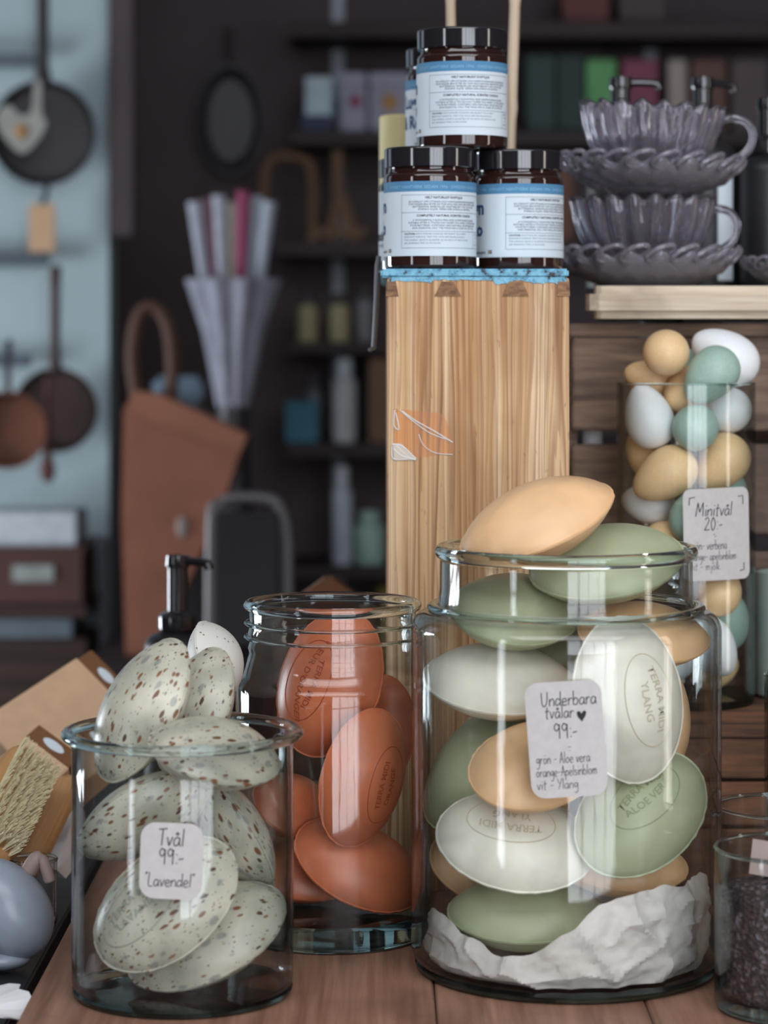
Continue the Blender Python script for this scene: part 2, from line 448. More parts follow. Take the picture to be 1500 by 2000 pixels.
def wall_with_opening(name, axis, at, thick, lo, hi, o0, o1, z0, z1, mat):
    mb = MB()
    def seg(a, b, c, d):
        if axis == 'x': mb.box(at, at + thick, a, b, c, d)
        else: mb.box(a, b, at, at + thick, c, d)
    prev = lo
    for (p, q) in zip(o0, o1):
        seg(prev, p, FZ, 2.7); seg(p, q, FZ, z0); seg(p, q, z1, 2.7); prev = q
    seg(prev, hi, FZ, 2.7)
    return struct(mb.build(name, mat, smooth=False))
wall_with_opening('wall_left', 'x', -3.3, 0.1, -1.9, 7.0, (-0.8, 4.05), (-0.3, 5.15), -0.8, 2.0, M['wall_dark'])
wall_with_opening('wall_right', 'x', 3.2, 0.1, -1.9, 7.0, (1.10,), (1.40,), -0.7, 1.9, M['wall_dark'])
wall_with_opening('wall_front', 'y', -1.8, 0.1, -3.3, 3.3, (-0.05,), (2.45,), -0.8, 2.3, M['wall_dark'])
# window frames with glazing bars standing in those openings
mb = MB()
for x in (-0.05, 0.55, 0.62, 1.2, 1.82, 2.42): mb.box(x, x + 0.03, -1.64, -1.60, -0.8, 2.3)
for z in (-0.8, -0.2, 0.55, 1.25, 1.55, 2.27): mb.box(-0.05, 2.45, -1.64, -1.60, z, z + 0.03)
struct(mb.build('window_1', M['frame_white'], smooth=False))
mb = MB()
for y in (-0.82, -0.31): mb.box(-3.14, -3.10, y, y + 0.03, -0.8, 2.0)
for z in (-0.8, 0.2, 1.0, 1.97): mb.box(-3.14, -3.10, -0.82, -0.28, z, z + 0.03)
struct(mb.build('window_2', M['frame_white'], smooth=False))
mb = MB()
for y in (1.08, 1.39): mb.box(3.10, 3.14, y, y + 0.03, -0.7, 1.9)
for z in (-0.7, 0.1, 0.75, 1.87): mb.box(3.10, 3.14, 1.08, 1.42, z, z + 0.03)
struct(mb.build('window_3', M['frame_white'], smooth=False))
mb = MB()
for y in (4.02, 4.6, 5.15): mb.box(-3.14, -3.10, y, y + 0.03, -0.65, 0.55)
for z in (-0.65, 0.0, 0.52): mb.box(-3.14, -3.10, 4.02, 5.18, z, z + 0.03)
struct(mb.build('fill_window', M['frame_white'], smooth=False))  # added out of view to frame the lamp that brightens the partition
struct(MB().box(-3.2, -0.645, 6.0, 6.16, FZ, 2.7).build('wall_partition', M['wall_pale'], smooth=False))

# ------------------------------------------------------------------ counter the jars stand on
M['counter'] = wood('worn_brown_counter_boards', C(176, 134, 112), C(118, 82, 66), 'y', 34, 2.2, (0.34, 0.66), 0.5, C(104, 78, 66), 0.9, 0.35)
top = empty('counter', (0.3, 2.2, -0.04), 'worn brown wooden counter of broad boards carrying the soap jars', 'counter')
xs = [-0.268, 0.0385, 0.196, 0.46, 0.72, 0.98]
for a, b in zip(xs[:-1], xs[1:]):
    MB().box(a + 0.0006 - 0.3, b - 0.0006 - 0.3, 1.55 - 2.2, 3.05 - 2.2, 0.0, 0.04, 0.0012).build('board', M['counter'], top)
for x in (-0.22, 0.92):
    for y in (1.62, 2.98):
        MB().box(x - 0.03 - 0.3, x + 0.03 - 0.3, y - 0.03 - 2.2, y + 0.03 - 2.2, FZ + 0.04, 0.0, 0.003).build('leg', wd_dark, top)
low = empty('side_table', (-0.62, 2.3, -0.05), 'dark table along the left edge of the counter, brushes and boxes on it', 'table')
MB().box(-0.36, 0.335, -0.75, 0.75, 0.0, 0.03, 0.002).build('tabletop', M['black_matte'], low)
for x in (-0.3, 0.28):
    for y in (-0.68, 0.68): MB().box(x - 0.025, x + 0.025, y - 0.025, y + 0.025, FZ + 0.05, 0.0, 0.002).build('leg', wd_dark, low)
TZ = -0.02

# ------------------------------------------------------------------ old dovetailed pine box standing on end
def pine():
    g = N('old_pine_front')
    def rings(scale, warp, wscale, seed):
        v0 = g.coord((1, 1, 1))
        wn = g.n('TexNoise'); g.link(g.coord((wscale, 0.0, wscale * 0.035), (0, 0, 0)), wn.inputs['Vector']); wn.inputs['Scale'].default_value = 1.0; wn.inputs['Detail'].default_value = 3.0
        off = g.n('CombineXYZ'); g.link(g.math('MULTIPLY', g.math('ADD', wn.outputs['Fac'], seed), warp), off.inputs[0])
        ad = g.n('VectorMath', operation='ADD'); g.link(v0, ad.inputs[0]); g.link(off.outputs[0], ad.inputs[1])
        wv = g.n('TexWave', wave_type='BANDS', bands_direction='X', wave_profile='SAW')
        g.link(ad.outputs[0], wv.inputs['Vector']); wv.inputs['Scale'].default_value = scale; wv.inputs['Distortion'].default_value = 0.0
        return wv.outputs['Fac']
    r1 = rings(34, 0.085, 26, 0.0); r2 = rings(90, 0.03, 50, 3.0)
    tone = g.noise(g.coord((60, 60, 1.0)), 1.0, 3, 0.5, 0.5)
    lightc = g.ramp(tone, [(0.35, C(198, 154, 110)), (0.5, C(220, 184, 142)), (0.66, C(234, 206, 170))])
    amt = g.ramp(g.noise(g.coord((34, 34, 2.0)), 1.0, 2, 0.5), [(0.35, (0.25, 0.25, 0.25, 1)), (0.65, (1, 1, 1, 1))])
    c = g.mix(g.math('MULTIPLY', amt, g.ramp(r1, [(0.0, (0, 0, 0, 1)), (0.5, (0.08, 0.08, 0.08, 1)), (0.88, (0.95, 0.95, 0.95, 1)), (0.98, (0.1, 0.1, 0.1, 1))])), lightc, C(126, 78, 44))
    c = g.mix(g.math('MULTIPLY', g.ramp(r2, [(0.3, (0, 0, 0, 1)), (0.9, (1, 1, 1, 1))]), 0.46), c, C(146, 96, 58))
    br = g.noise(g.coord((16, 16, 6)), 1.0, 3, 0.6, 0.4)
    c = g.mix(g.ramp(br, [(0.5, (0, 0, 0, 1)), (0.75, (0.55, 0.55, 0.55, 1))]), c, C(150, 106, 70))
    sp = g.noise(g.coord((200, 200, 60)), 1.0, 2, 0.6)
    c = g.mix(g.ramp(sp, [(0.66, (0, 0, 0, 1)), (0.74, (0.5, 0.5, 0.5, 1))]), c, C(120, 78, 48))
    return g.pbr(c, 0.62, 0.3, normal=g.bump(r1, 0.15, 0.0006))
M['pine'] = pine()
def painted():
    g = N('flaking_blue_paint')
    f = g.noise(g.coord((1, 1, 1)), 120, 5, 0.65); f2 = g.noise(g.coord(), 420, 2)
    b = g.ramp(f, [(0.37, C(62, 54, 52)), (0.42, C(92, 150, 178)), (0.58, C(130, 190, 214)), (0.66, C(110, 170, 196)), (0.72, C(176, 116, 98))])
    return g.pbr(b, 0.55, 0.4, normal=g.bump(f2, 0.5, 0.001))
M['blue_paint'] = painted()
M['endgrain'] = wood('dark_end_grain', C(158, 118, 84), C(92, 64, 46), 'x', 160, 60, (0.36, 0.6))
BX0, BX1, BY0, BY1, BZ = 0.003, 0.1665, 2.30, 2.72, 0.5595
bx = empty('wooden_box', ((BX0 + BX1) / 2, (BY0 + BY1) / 2, 0), 'tall old pine box on end with flaking blue paint along its top edge', 'box')
ox, oy = (BX0 + BX1) / 2, (BY0 + BY1) / 2
MB().box(BX0 - ox, BX1 - ox, BY0 - oy, BY0 + 0.014 - oy, 0, BZ - 0.008, 0.0012).build('front_panel', M['pine'], bx)
for a, b in ((BX0, BX0 + 0.012), (BX1 - 0.012, BX1)):
    MB().box(a - ox, b - ox, BY0 + 0.0142 - oy, BY1 - oy, 0, BZ - 0.0082, 0.001).build('side_panel', M['pine'], bx)
MB().box(BX0 + 0.012 - ox, BX1 - 0.012 - ox, BY1 - 0.012 - oy, BY1 - oy, 0, BZ - 0.0082).build('back_panel', M['pine'], bx)
# top board, its front edge chipped
rng = random.Random(3)
mb = MB()
poly = []
nx = 60
x0, x1 = BX0 - 0.006 - ox, BX1 - 0.0005 - ox
mb.box(x0, x1, BY0 - 0.001 - oy, BY1 - oy, BZ - 0.008, BZ, 0.0018)
mb.build('top_board', M['blue_paint'], bx)
# ragged fringe of blue paint on the front panel below the top board
mb = MB(); vs = []; fs = []
for i in range(nx + 1):
    x = x0 + 0.008 + (x1 - x0 - 0.010) * i / nx
    t = i / nx
    d = 0.0045 + 0.0035 * noise.noise(Vector((t * 9, 0.3, 1))) + 0.0022 * noise.noise(Vector((t * 41, 2.3, 1)))
    if 0.24 < t < 0.60: d *= 0.45
    d = max(d, 0.0008)
    vs += [(x, BY0 - 0.0009 - oy, BZ - 0.0075), (x, BY0 - 0.0009 - oy, BZ - 0.008 - d), (x, BY0 + 0.0005 - oy, BZ - 0.0075), (x, BY0 + 0.0005 - oy, BZ - 0.008 - d)]
for i in range(nx):
    a = 4 * i; b = a + 4
    fs += [(a, a + 1, b + 1, b), (a + 1, a + 3, b + 3, b + 1), (a + 2, b + 2, b + 3, a + 3)]
mk('paint_fringe', vs, fs, M['blue_paint'], bx, False)
# dovetail pins showing end grain
for cx, w0, w1 in ((-0.0775, 0.007, 0.0115), (-0.0275, 0.0105, 0.024), (0.0335, 0.0125, 0.0235), (0.0765, 0.0105, 0.0115)):
    zt, zb = BZ - 0.0115, BZ - 0.0245
    MB().prism([(cx - w1 / 2, zb), (cx + w1 / 2, zb), (cx + w0 / 2, zt), (cx - w0 / 2, zt)], BY0 - 0.0012 - oy, BY0 + 0.01 - oy).build('dovetail_pin', M['endgrain'], bx, smooth=False)
# crumpled clear tape on the front
tp = N('clear_packing_tape')
tr = tp.n('BsdfTransparent'); tr.inputs[0].default_value = C(252, 236, 208)
gl = tp.n('BsdfGlossy'); gl.inputs['Roughness'].default_value = 0.22
tp.link(tp.bump(tp.noise(tp.coord((1, 1, 1)), 14, 1), 0.10, 0.002), gl.inputs['Normal'])
mx = tp.n('MixShader'); mx.inputs[0].default_value = 0.03
tp.link(tr.outputs[0], mx.inputs[1]); tp.link(gl.outputs[0], mx.inputs[2]); tp.link(mx.outputs[0], tp.out.inputs[0])
def BXp(px, py, off=0.0): p = P(px, py, BY0); return (p.x - ox, BY0 - off - oy, p.z)
q = [(768, 798), (866, 808), (888, 868), (884, 884), (770, 900)]
mk('tape', [BXp(x, y, 0.0006) for x, y in q] + [BXp(x, y, 0.0002) for x, y in q], [(0, 1, 2, 3, 4)[::-1], (5, 6, 7, 8, 9)] + [(i, (i + 1) % 5, 5 + (i + 1) % 5, 5 + i) for i in range(5)], tp.m, bx, False)
wt = plain('whitened_tape_wrinkle', C(224, 222, 220), 0.35, 0.5, 0.03)
for pts, r in (([(786, 803), (812, 822), (848, 842), (884, 864)], 0.0006), ([(780, 800), (806, 822), (840, 846), (878, 860)], 0.0005), ([(818, 848), (826, 868), (848, 884), (884, 888)], 0.0004),
               ([(771, 800), (769, 830), (779, 838), (773, 806)], 0.0006), ([(766, 868), (786, 872), (812, 896)], 0.0008), ([(768, 876), (784, 890), (812, 898)], 0.0008), ([(765, 872), (768, 896), (796, 896)], 0.0007), ([(772, 868), (790, 886), (806, 897)], 0.0006)):
    MB().tube(crom([BXp(x, y, 0.0007) for x, y in pts], 4), r, 6).build('tape_wrinkle', wt, bx)
q = [(767, 866), (784, 866), (814, 898), (770, 899)]
mk('tape_fold', [BXp(x, y, 0.0011) for x, y in q] + [BXp(x, y, 0.0004) for x, y in q], [(3, 2, 1, 0), (4, 5, 6, 7)] + [(i, (i + 1) % 4, 4 + (i + 1) % 4, 4 + i) for i in range(4)], plain('milky_tape', C(206, 190, 172), 0.3, 0.5), bx, False)
# iron strap hanging from the left side of the box
pth = [P(740, 500, 2.40), P(738, 520, 2.40), P(735, 600, 2.40), P(730, 680, 2.40), P(722, 683, 2.38)]
mb = MB().tube([(p.x - ox, p.y - oy, p.z) for p in pth], [0.0022, 0.003, 0.0026, 0.0024, 0.002], 8)
mb.tube([(P(738, 532, 2.4).x - ox, 2.4 - oy, P(738, 532, 2.4).z), (BX0 + 0.002 - ox, 2.4 - oy, P(738, 532, 2.4).z)], 0.003, 8)
mb.build('iron_strap', M['grey_metal'], bx)

# ------------------------------------------------------------------ crates
M['crate'] = wood('weathered_brown_crate', C(150, 126, 108), C(70, 56, 50), 'x', 22, 3.4, (0.32, 0.64), 0.75, C(66, 56, 52), 1.6)
M['crate_low'] = wood('dark_reddish_crate', C(140, 96, 70), C(58, 42, 36), 'x', 22, 3.4, (0.34, 0.64), 0.75, C(50, 42, 40), 1.4)
LX0, LX1, LY0, LY1, LZ = 0.175, 0.90, 2.304, 3.0, 0.149
lc = empty('wooden_crate', (0.54, 2.65, 0), 'low dark crate on the counter carrying the mini soap jar', 'crate', 'wooden crates')
lx, ly = 0.54, 2.65
for a, b in ((LY0, 2.50), (2.503, 2.74), (2.743, LY1)):
    MB().box(LX0 - lx, LX1 - lx, a - ly, b - ly, LZ - 0.012, LZ, 0.0015).build('top_slat', M['crate_low'], lc)
for a, b in ((0.004, 0.055), (0.0585, 0.0975), (0.101, 0.1362)):
    MB().box(LX0 - lx, LX1 - lx, LY0 - ly, LY0 + 0.012 - ly, a, b, 0.0015).build('front_slat', M['crate_low'], lc)
for x in (LX0 + 0.001, LX1 - 0.014): MB().box(x - lx, x + 0.012 - lx, LY0 + 0.0125 - ly, LY1 - ly, 0, LZ - 0.0125).build('side_panel', M['crate_low'], lc)
MB().box(0.4505 - lx, 0.470 - lx, LY0 + 0.0125 - ly, LY0 + 0.03 - ly, 0, LZ - 0.0125).build('corner_post', M['crate_low'], lc)

UX0, UX1, UY0, UY1 = 0.1836, 0.92, 2.55, 2.97
uc = empty('wooden_crate', (0.55, 2.76, LZ), 'tall weathered slatted crate standing behind the jar of egg-shaped mini soaps', 'crate', 'wooden crates')
ux, uy, uz = 0.55, 2.76, LZ
def uslat(y0, y1, xa=UX0 + 0.004, th=0.012, nm='front_slat', off=0.0):
    z1 = ZC + (HY - y0) / F * UY0; z0 = ZC + (HY - y1) / F * UY0
    MB().box(xa - ux, UX1 - ux, UY0 + off - uy, UY0 + off + th - uy, z0 - uz, z1 - uz, 0.0018).build(nm, M['crate'], uc)
uslat(632, 657, UX0, 0.016, 'rim_slat', -0.002)
uslat(660, 841); uslat(868, 1042); uslat(1078, 1200); uslat(1226, 1340)
zt = ZC + (HY - 632) / F * UY0 - 0.001
for x in (UX0 + 0.002, UX1 - 0.03):
    MB().box(x - ux, x + 0.008 - ux, UY0 + 0.013 - uy, UY0 + 0.035 - uy, 0.0, zt - uz - 0.012).build('corner_post', M['crate'], uc)
    MB().box(x - ux, x + 0.02 - ux, UY1 - 0.035 - uy, UY1 - 0.013 - uy, 0.0, zt - uz - 0.012).build('corner_post', M['crate'], uc)
for z0, z1 in ((0.01, 0.10), (0.12, 0.21), (0.225, 0.36)):
    MB().box(UX0 - ux, UX0 + 0.006 - ux, UY0 + 0.014 - uy, UY1 - uy, z0, z1, 0.001).build('side_slat', M['crate'], uc)
    MB().box(UX0 + 0.15 - ux, UX1 - ux, UY1 - 0.012 - uy, UY1 - uy, z0, z1, 0.001).build('back_slat', M['crate'], uc)
MB().box(UX0 + 0.002 - ux, UX1 - ux, UY0 + 0.014 - uy, UY1 - uy, zt - uz - 0.012, zt - uz, 0.001).build('lid_board', M['crate'], uc)
UT = zt + 0.001
# white stick put in for the light showing through the slot between the slats
bt = empty('slot_light_stick', (P(1157, 850, 2.585).x, 2.585, LZ), 'white stick put in for light seen through the slot between the crate slats', 'candle')
MB().lathe([(0.0, 0.0), (0.0105, 0.0), (0.0105, 0.285), (0.007, 0.292), (0.0, 0.294)], 24).build('wax', plain('slot_light_white', C(236, 236, 240), 0.4), bt)
MB().tube([(0, 0, 0.2935), (0, 0, 0.300)], 0.001, 6).build('wick', M['ink'], bt)

# pale weathered board on top of the crate
M['pale_board'] = wood('pale_weathered_board', C(226, 212, 190), C(158, 134, 108), 'x', 30, 3.0, (0.26, 0.58), 0.75, C(112, 92, 78), 0.8)
pb = empty('weathered_board', (0.55, 2.73, UT), 'pale weathered thick board with rounded end lying on the crate under the glass cups', 'board')
z0 = ZC + (HY - 622) / F * 2.5; z1 = ZC + (HY - 558) / F * 2.5
pl = [(0.95, 2.5), (0.95, 2.96), (0.245, 2.96), (0.222, 2.75), (0.2005, 2.535), (0.1985, 2.518), (0.2015, 2.507), (0.210, 2.5005), (0.222, 2.5)]
bm = bmesh.new(); q0 = [bm.verts.new((x - 0.55, y - 2.73, z0 - UT)) for x, y in pl]
fc_ = bm.faces.new(q0); ex_ = bmesh.ops.extrude_face_region(bm, geom=[fc_])
for v in ex_['geom']:
    if isinstance(v, bmesh.types.BMVert): v.co.z = z1 - UT
bmesh.ops.recalc_face_normals(bm, faces=bm.faces[:])
bmesh.ops.bevel(bm, geom=[e for e in bm.edges if abs(e.verts[0].co.z - e.verts[1].co.z) < 1e-6], offset=0.008, segments=6, affect='EDGES')
bm.verts.index_update()
MB().add([v.co.copy() for v in bm.verts], [[v.index for v in f.verts] for f in bm.faces]).build('plank', M['pale_board'], pb, smooth=False); bm.free()
for x in (0.30, 0.86): MB().box(x - 0.55, x + 0.04 - 0.55, 2.57 - 2.73, 2.95 - 2.73, 0.0003, z0 - UT + 0.0005).build('batten', wd_dark, pb)
BT = z1

# ------------------------------------------------------------------ jars
def arc(cx, cz, r, a0, a1, n=7):
    return [(cx + r * math.cos(R(a0 + (a1 - a0) * i / n)), cz + r * math.sin(R(a0 + (a1 - a0) * i / n))) for i in range(n + 1)]
def shell(outer, t):
    """outer profile bottom->top; the inner one runs back down a wall thickness inside"""
    inner = []
    for i, (r, z) in enumerate(outer):
        a = outer[max(i - 1, 0)]; b = outer[min(i + 1, len(outer) - 1)]
        dr, dz = b[0] - a[0], b[1] - a[1]; l = math.hypot(dr, dz) or 1
        inner.append((r - dz / l * t, z + dr / l * t))
    return outer + inner[::-1] + [outer[0]]
def ring(mb, rc, zc, tr, tz, n=96, k=14):
    prof = [(rc + tr * math.cos(2 * math.pi * i / k), zc + tz * math.sin(2 * math.pi * i / k)) for i in range(k + 1)]
    return mb.lathe(prof, n)

def jar(name, loc, outer, t, rim, base, label, glass, cat='jar', group='open glass soap jars'):
    j = empty(name, loc, label, cat, group)
    MB().lathe(shell(outer, t), 96).build('glass_wall', glass, j, sharp=60)
    ring(MB(), *rim).build('rim', M['rim_glass'], j, sharp=None)
    r, h, rr = base
    MB().lathe([(0.0, 0.0004)] + [(r - rr, 0.0004)] + arc(r - rr, rr + 0.0004, rr, -90, 0, 5) + [(r, h), (r - 0.004, h + 0.0005), (0.0, h)], 96).build('base', M['dark_rim_glass'], j, sharp=50)
    return j

J1 = Vector((-0.1533, 1.95, 0)); J2 = Vector((0.1440, 2.027, 0)); J3 = Vector((-0.043, 2.14, 0)); J4 = Vector((0.289, 2.45, LZ))
o1 = arc(0.072, 0.0125, 0.012, -80, 0, 6) + [(0.0842, 0.03), (0.0844, 0.10), (0.0842, 0.17), (0.0843, 0.186), (0.0858, 0.192), (0.0885, 0.1965)]
j1 = jar('soap_jar', J1, o1, 0.0026, (0.0875, 0.1972, 0.0048, 0.0042), (0.0838, 0.005, 0.0046), 'clear glass jar with a flared rim holding speckled lavender soaps', M['wall_glass'])
o2 = arc(0.1035, 0.0195, 0.019, -80, 0, 8) + [(0.1224, 0.06), (0.1224, 0.15), (0.1224, 0.262)] + arc(0.1074, 0.268, 0.015, 0, 80, 6) + arc(0.107, 0.2895, 0.006, 260, 190, 4) + [(0.1000, 0.300), (0.0998, 0.322)]
j2 = jar('soap_jar', J2, o2, 0.0034, (0.0995, 0.3290, 0.0046, 0.0054), (0.1195, 0.006, 0.0056), 'largest clear glass jar, filled with green, orange and white soaps', M['wall_glass'])
ring(MB(), 0.1055, 0.2855, 0.0045, 0.003).build('shoulder_ring', M['rim_glass'], j2, sharp=None)
o3 = arc(0.0674, 0.0145, 0.014, -80, 0, 6) + [(0.0814, 0.05), (0.0814, 0.14), (0.0814, 0.196)] + arc(0.0654, 0.204, 0.016, 0, 55, 5) + [(0.0725, 0.226), (0.0700, 0.236), (0.0712, 0.240), (0.0694, 0.246), (0.0712, 0.252), (0.0694, 0.258), (0.0700, 0.270)]
j3 = jar('soap_jar', J3, o3, 0.003, (0.0702, 0.2745, 0.0044, 0.0044), (0.0792, 0.022, 0.005), 'threaded-neck glass jar of terracotta soaps behind the lavender jar', M['wall_glass'])
ring(MB(), 0.0716, 0.2485, 0.0026, 0.0016).build('screw_thread', M['rim_glass'], j3, sharp=None)
ring(MB(), 0.0716, 0.2600, 0.0026, 0.0016).build('screw_thread', M['rim_glass'], j3, sharp=None)
o4 = arc(0.056, 0.0105, 0.010, -80, 0, 6) + [(0.066, 0.05), (0.066, 0.18), (0.066, 0.304)]
j4 = jar('soap_jar', J4, o4, 0.0022, (0.0648, 0.3048, 0.0013, 0.0011), (0.0652, 0.008, 0.004), 'straight glass jar of egg-shaped mini soaps standing on the low crate', M['wall_glass_green'])

# price tags: card bent to the jar, handwriting on it
def price_tag(j, Jc, rad, px, py, wpx, hpx, rot, corner, lines, brackets=False, heart=None, mat='card'):
    """(px,py) is the middle of the card as seen from the front; sizes in px at the front of the jar"""
    Yf = Jc.y - rad
    k = Yf / F
    c0 = P(px, py, Yf)
    a0 = math.asin(max(-1, min(1, (c0.x - Jc.x) / rad)))
    Yc = Jc.y - rad * math.cos(a0); k = Yc / F; c0 = P(px, py, Yc)
    a0 = math.asin(max(-1, min(1, (c0.x - Jc.x) / rad)))
    cs, sn = math.cos(R(rot)), math.sin(R(rot))
    flat = 2.6                                            # the stiff card bends less than the glass
    def mp(x, y, off=0.0):
        u, v = (x * cs - y * sn) * k, (x * sn + y * cs) * k
        rf = rad * flat; b = u / rf
        # tangent frame at the card's middle
        nx, ny = math.sin(a0), -math.cos(a0); tx, ty = math.cos(a0), math.sin(a0)
        du = rf * math.sin(b); dn = -rf * (1 - math.cos(b)) + off + 0.0012
        return Vector((math.sin(a0) * rad + tx * du + nx * dn, -math.cos(a0) * rad + ty * du + ny * dn, c0.z - Jc.z + v))
    W, H = wpx / 2, hpx / 2
    out = []
    for cx, cy, s0 in ((W - corner, H - corner, 0), (-W + corner, H - corner, 90), (-W + corner, -H + corner, 180), (W - corner, -H + corner, 270)):
        for i in range(7): out.append((cx + corner * math.cos(R(s0 + 15 * i)), cy + corner * math.sin(R(s0 + 15 * i))))
    # grid-filled card with the rounded outline
    n = 14; vs = []; fs = []
    def xspan(y):
        d = abs(y) - (H - corner)
        return W if d <= 0 else W - corner + math.sqrt(max(0, corner ** 2 - d ** 2))
    ys = sorted(set([-H + corner * (1 - math.cos(R(a))) for a in range(0, 91, 15)] + [H - corner * (1 - math.cos(R(a))) for a in range(0, 91, 15)] + [0]))
    for o in (0.0004, 0.0):
        for y in ys:
            xx = xspan(y)
            for i in range(n + 1): vs.append(mp(-xx + 2 * xx * i / n, y, o))
    m = n + 1; L = len(ys); half = m * L
    for r_ in range(L - 1):
        for i in range(n):
            a = r_ * m + i
            fs.append((a, a + 1, a + m + 1, a + m)); fs.append((half + a, half + a + m, half + a + m + 1, half + a + 1))
    for r_ in range(L - 1):
        for e in (0, n):
            a = r_ * m + e; fs.append((a, a + m, half + a + m, half + a))
    for i in range(n):
        for r_ in (0, L - 1):
            a = r_ * m + i; fs.append((a, a + 1, half + a + 1, half + a))
    card = mk('price_tag', vs, fs, M[mat], j, False)
    pl = []
    for (txt, x, y, h, al, sl) in lines: hand(pl, txt, x, y, h, al, sl)
    if brackets:
        e = W - 12; f = H - 18
        pl += [([(-e, f - 14), (-e + 1, f), (-e + 12, f + 2)], 1.8), ([(e - 14, f), (e - 2, f + 1), (e - 2, f - 16)], 1.8), ([(e - 12, -f - 2), (e - 2, -f), (e - 2, -f + 14)], 1.8)]
    mbk = ribbon(pl, lambda x, y: mp(x, y, 0.0008))
    if heart:
        hx, hy, hs = heart
        hp = [(0, -.9), (-.5, -.25), (-.62, .25), (-.42, .5), (-.15, .42), (0, .12), (.2, .42), (.48, .52), (.66, .3), (.5, -.2)]
        mbk.add([mp(hx + x * hs, hy + y * hs, 0.0008) for x, y in hp], [(0, i, i + 1) for i in range(1, 9)])
    mbk.build('handwriting', M['ink'], card, smooth=False)
    return card
price_tag(j1, J1, 0.0846, 335, 1681, 124, 149, -2.2, 30,
          [('Tv\u00e5l', -2, 30, 34, 'CENTER', 0.06), ('99:-', 0, -7, 32, 'CENTER', 0.0), ('"Lavendel"', -2, -50, 27, 'CENTER', 0.05)])
price_tag(j2, J2, 0.1228, 1106, 1443, 150, 226, 4.2, 27,
          [('Underbara', 10, 66, 28, 'CENTER', 0.05), ('tv\u00e5lar', -10, 42, 26, 'CENTER', 0.05), ('99:-', 0, 2, 30, 'CENTER', 0.0), ('-', 0, -22, 18, 'LEFT', 0.3), ('-', 2, -27, 12, 'LEFT', 0.3),
           ('gr\u00f6n - Aloe vera', -62, -46, 22, 'LEFT', 0.05), ('orange-Apelsinblom', -64, -71, 21, 'LEFT', 0.05), ('vit - Ylang', -64, -96, 21, 'LEFT', 0.05)], heart=(33, 46, 15))
price_tag(j4, J4, 0.0663, 1401, 1043, 143, 180, 1.2, 16,
          [('Minitv\u00e5l', -8, 36, 27, 'CENTER', 0.12), ('20:-', -10, 8, 26, 'CENTER', 0.06), ('-', -12, -6, 16, 'LEFT', 0.1), ('-', -10, -10, 16, 'LEFT', 0.1),
           ('gr\u00f6n- verbena', -60, -29, 19, 'LEFT', 0.05), ('orange- apelsinblom', -64, -50, 17.5, 'LEFT', 0.1), ('vit - mj\u00f6lk', -60, -69, 17, 'LEFT', 0.05)], brackets=True)
# ------------------------------------------------------------------ soaps
SA, SB, SC = 0.061, 0.043, 0.0275
SE = 0.74
def soap_z(u, v): return (max(0.0, 1 - u * u - v * v)) ** SE
def soap_mesh(name, a, b, c, n=72):
    rr = [0.12, 0.26, 0.4, 0.52, 0.63, 0.72, 0.80, 0.86, 0.91, 0.945, 0.97, 0.985, 0.995]
    vs = []; fs = []
    for s_ in (1, -1):
        base = len(vs); vs.append((0, 0, s_ * c))
        for r_ in rr:
            for k in range(n):
                t = 2 * math.pi * k / n; vs.append((a * r_ * math.cos(t), b * r_ * math.sin(t), s_ * c * soap_z(r_, 0)))
        for k in range(n):
            l = (k + 1) % n
            f = (base, base + 1 + k, base + 1 + l); fs.append(f if s_ > 0 else f[::-1])
            for i in range(len(rr) - 1):
                p, q = base + 1 + i * n, base + 1 + (i + 1) * n
                f = (p + k, q + k, q + l, p + l); fs.append(f if s_ > 0 else f[::-1])
    # parting ridge round the edge
    tb, bb = 1 + (len(rr) - 1) * n, 1 + len(rr) * n + 1 + (len(rr) - 1) * n
    e = len(vs)
    rg = random.Random(5)
    jit = [rg.uniform(0.0, 0.0008) for _ in range(n)]
    for z in (0.0008, -0.0008):
        for k in range(n):
            t = 2 * math.pi * k / n; vs.append(((a + 0.0006 + jit[k]) * math.cos(t), (b + 0.0006 + jit[k]) * math.sin(t), z))
    for k in range(n):
        l = (k + 1) % n
        fs += [(tb + k, e + k, e + l, tb + l), (e + k, e + n + k, e + n + l, e + l), (e + n + k, bb + k, bb + l, e + n + l)]
    me = bpy.data.meshes.new(name); me.from_pydata(vs, [], fs); me.update()
    me.polygons.foreach_set('use_smooth', [True] * len(me.polygons)); me.set_sharp_from_angle(angle=R(50))
    return me
def egg_mesh(name, n=40, m=24):
    vs = [(0.5 + 0.0, 0, 0)]; fs = []
    for i in range(1, m):
        t = math.pi * i / m; x = math.cos(t); r_ = math.sin(t) * (1 - 0.20 * x) * 0.36
        for k in range(n):
            an = 2 * math.pi * k / n; vs.append((0.5 * x, r_ * math.cos(an), r_ * math.sin(an)))
    vs.append((-0.5, 0, 0))
    for k in range(n):
        l = (k + 1) % n; fs.append((0, 1 + k, 1 + l)); z = len(vs) - 1; q = 1 + (m - 2) * n; fs.append((z, q + l, q + k))
        for i in range(m - 2):
            p = 1 + i * n; fs.append((p + k, p + n + k, p + n + l, p + l))
    me = bpy.data.meshes.new(name); me.from_pydata(vs, [], fs); me.update()
    me.polygons.foreach_set('use_smooth', [True] * len(me.polygons)); return me

def pose(th, ph, ps):
    return Matrix.Rotation(R(-th), 4, 'Y') @ Matrix.Rotation(R(ph), 4, 'Z') @ Matrix.Rotation(R(ps), 4, 'X') @ Matrix.Rotation(R(90), 4, 'X')
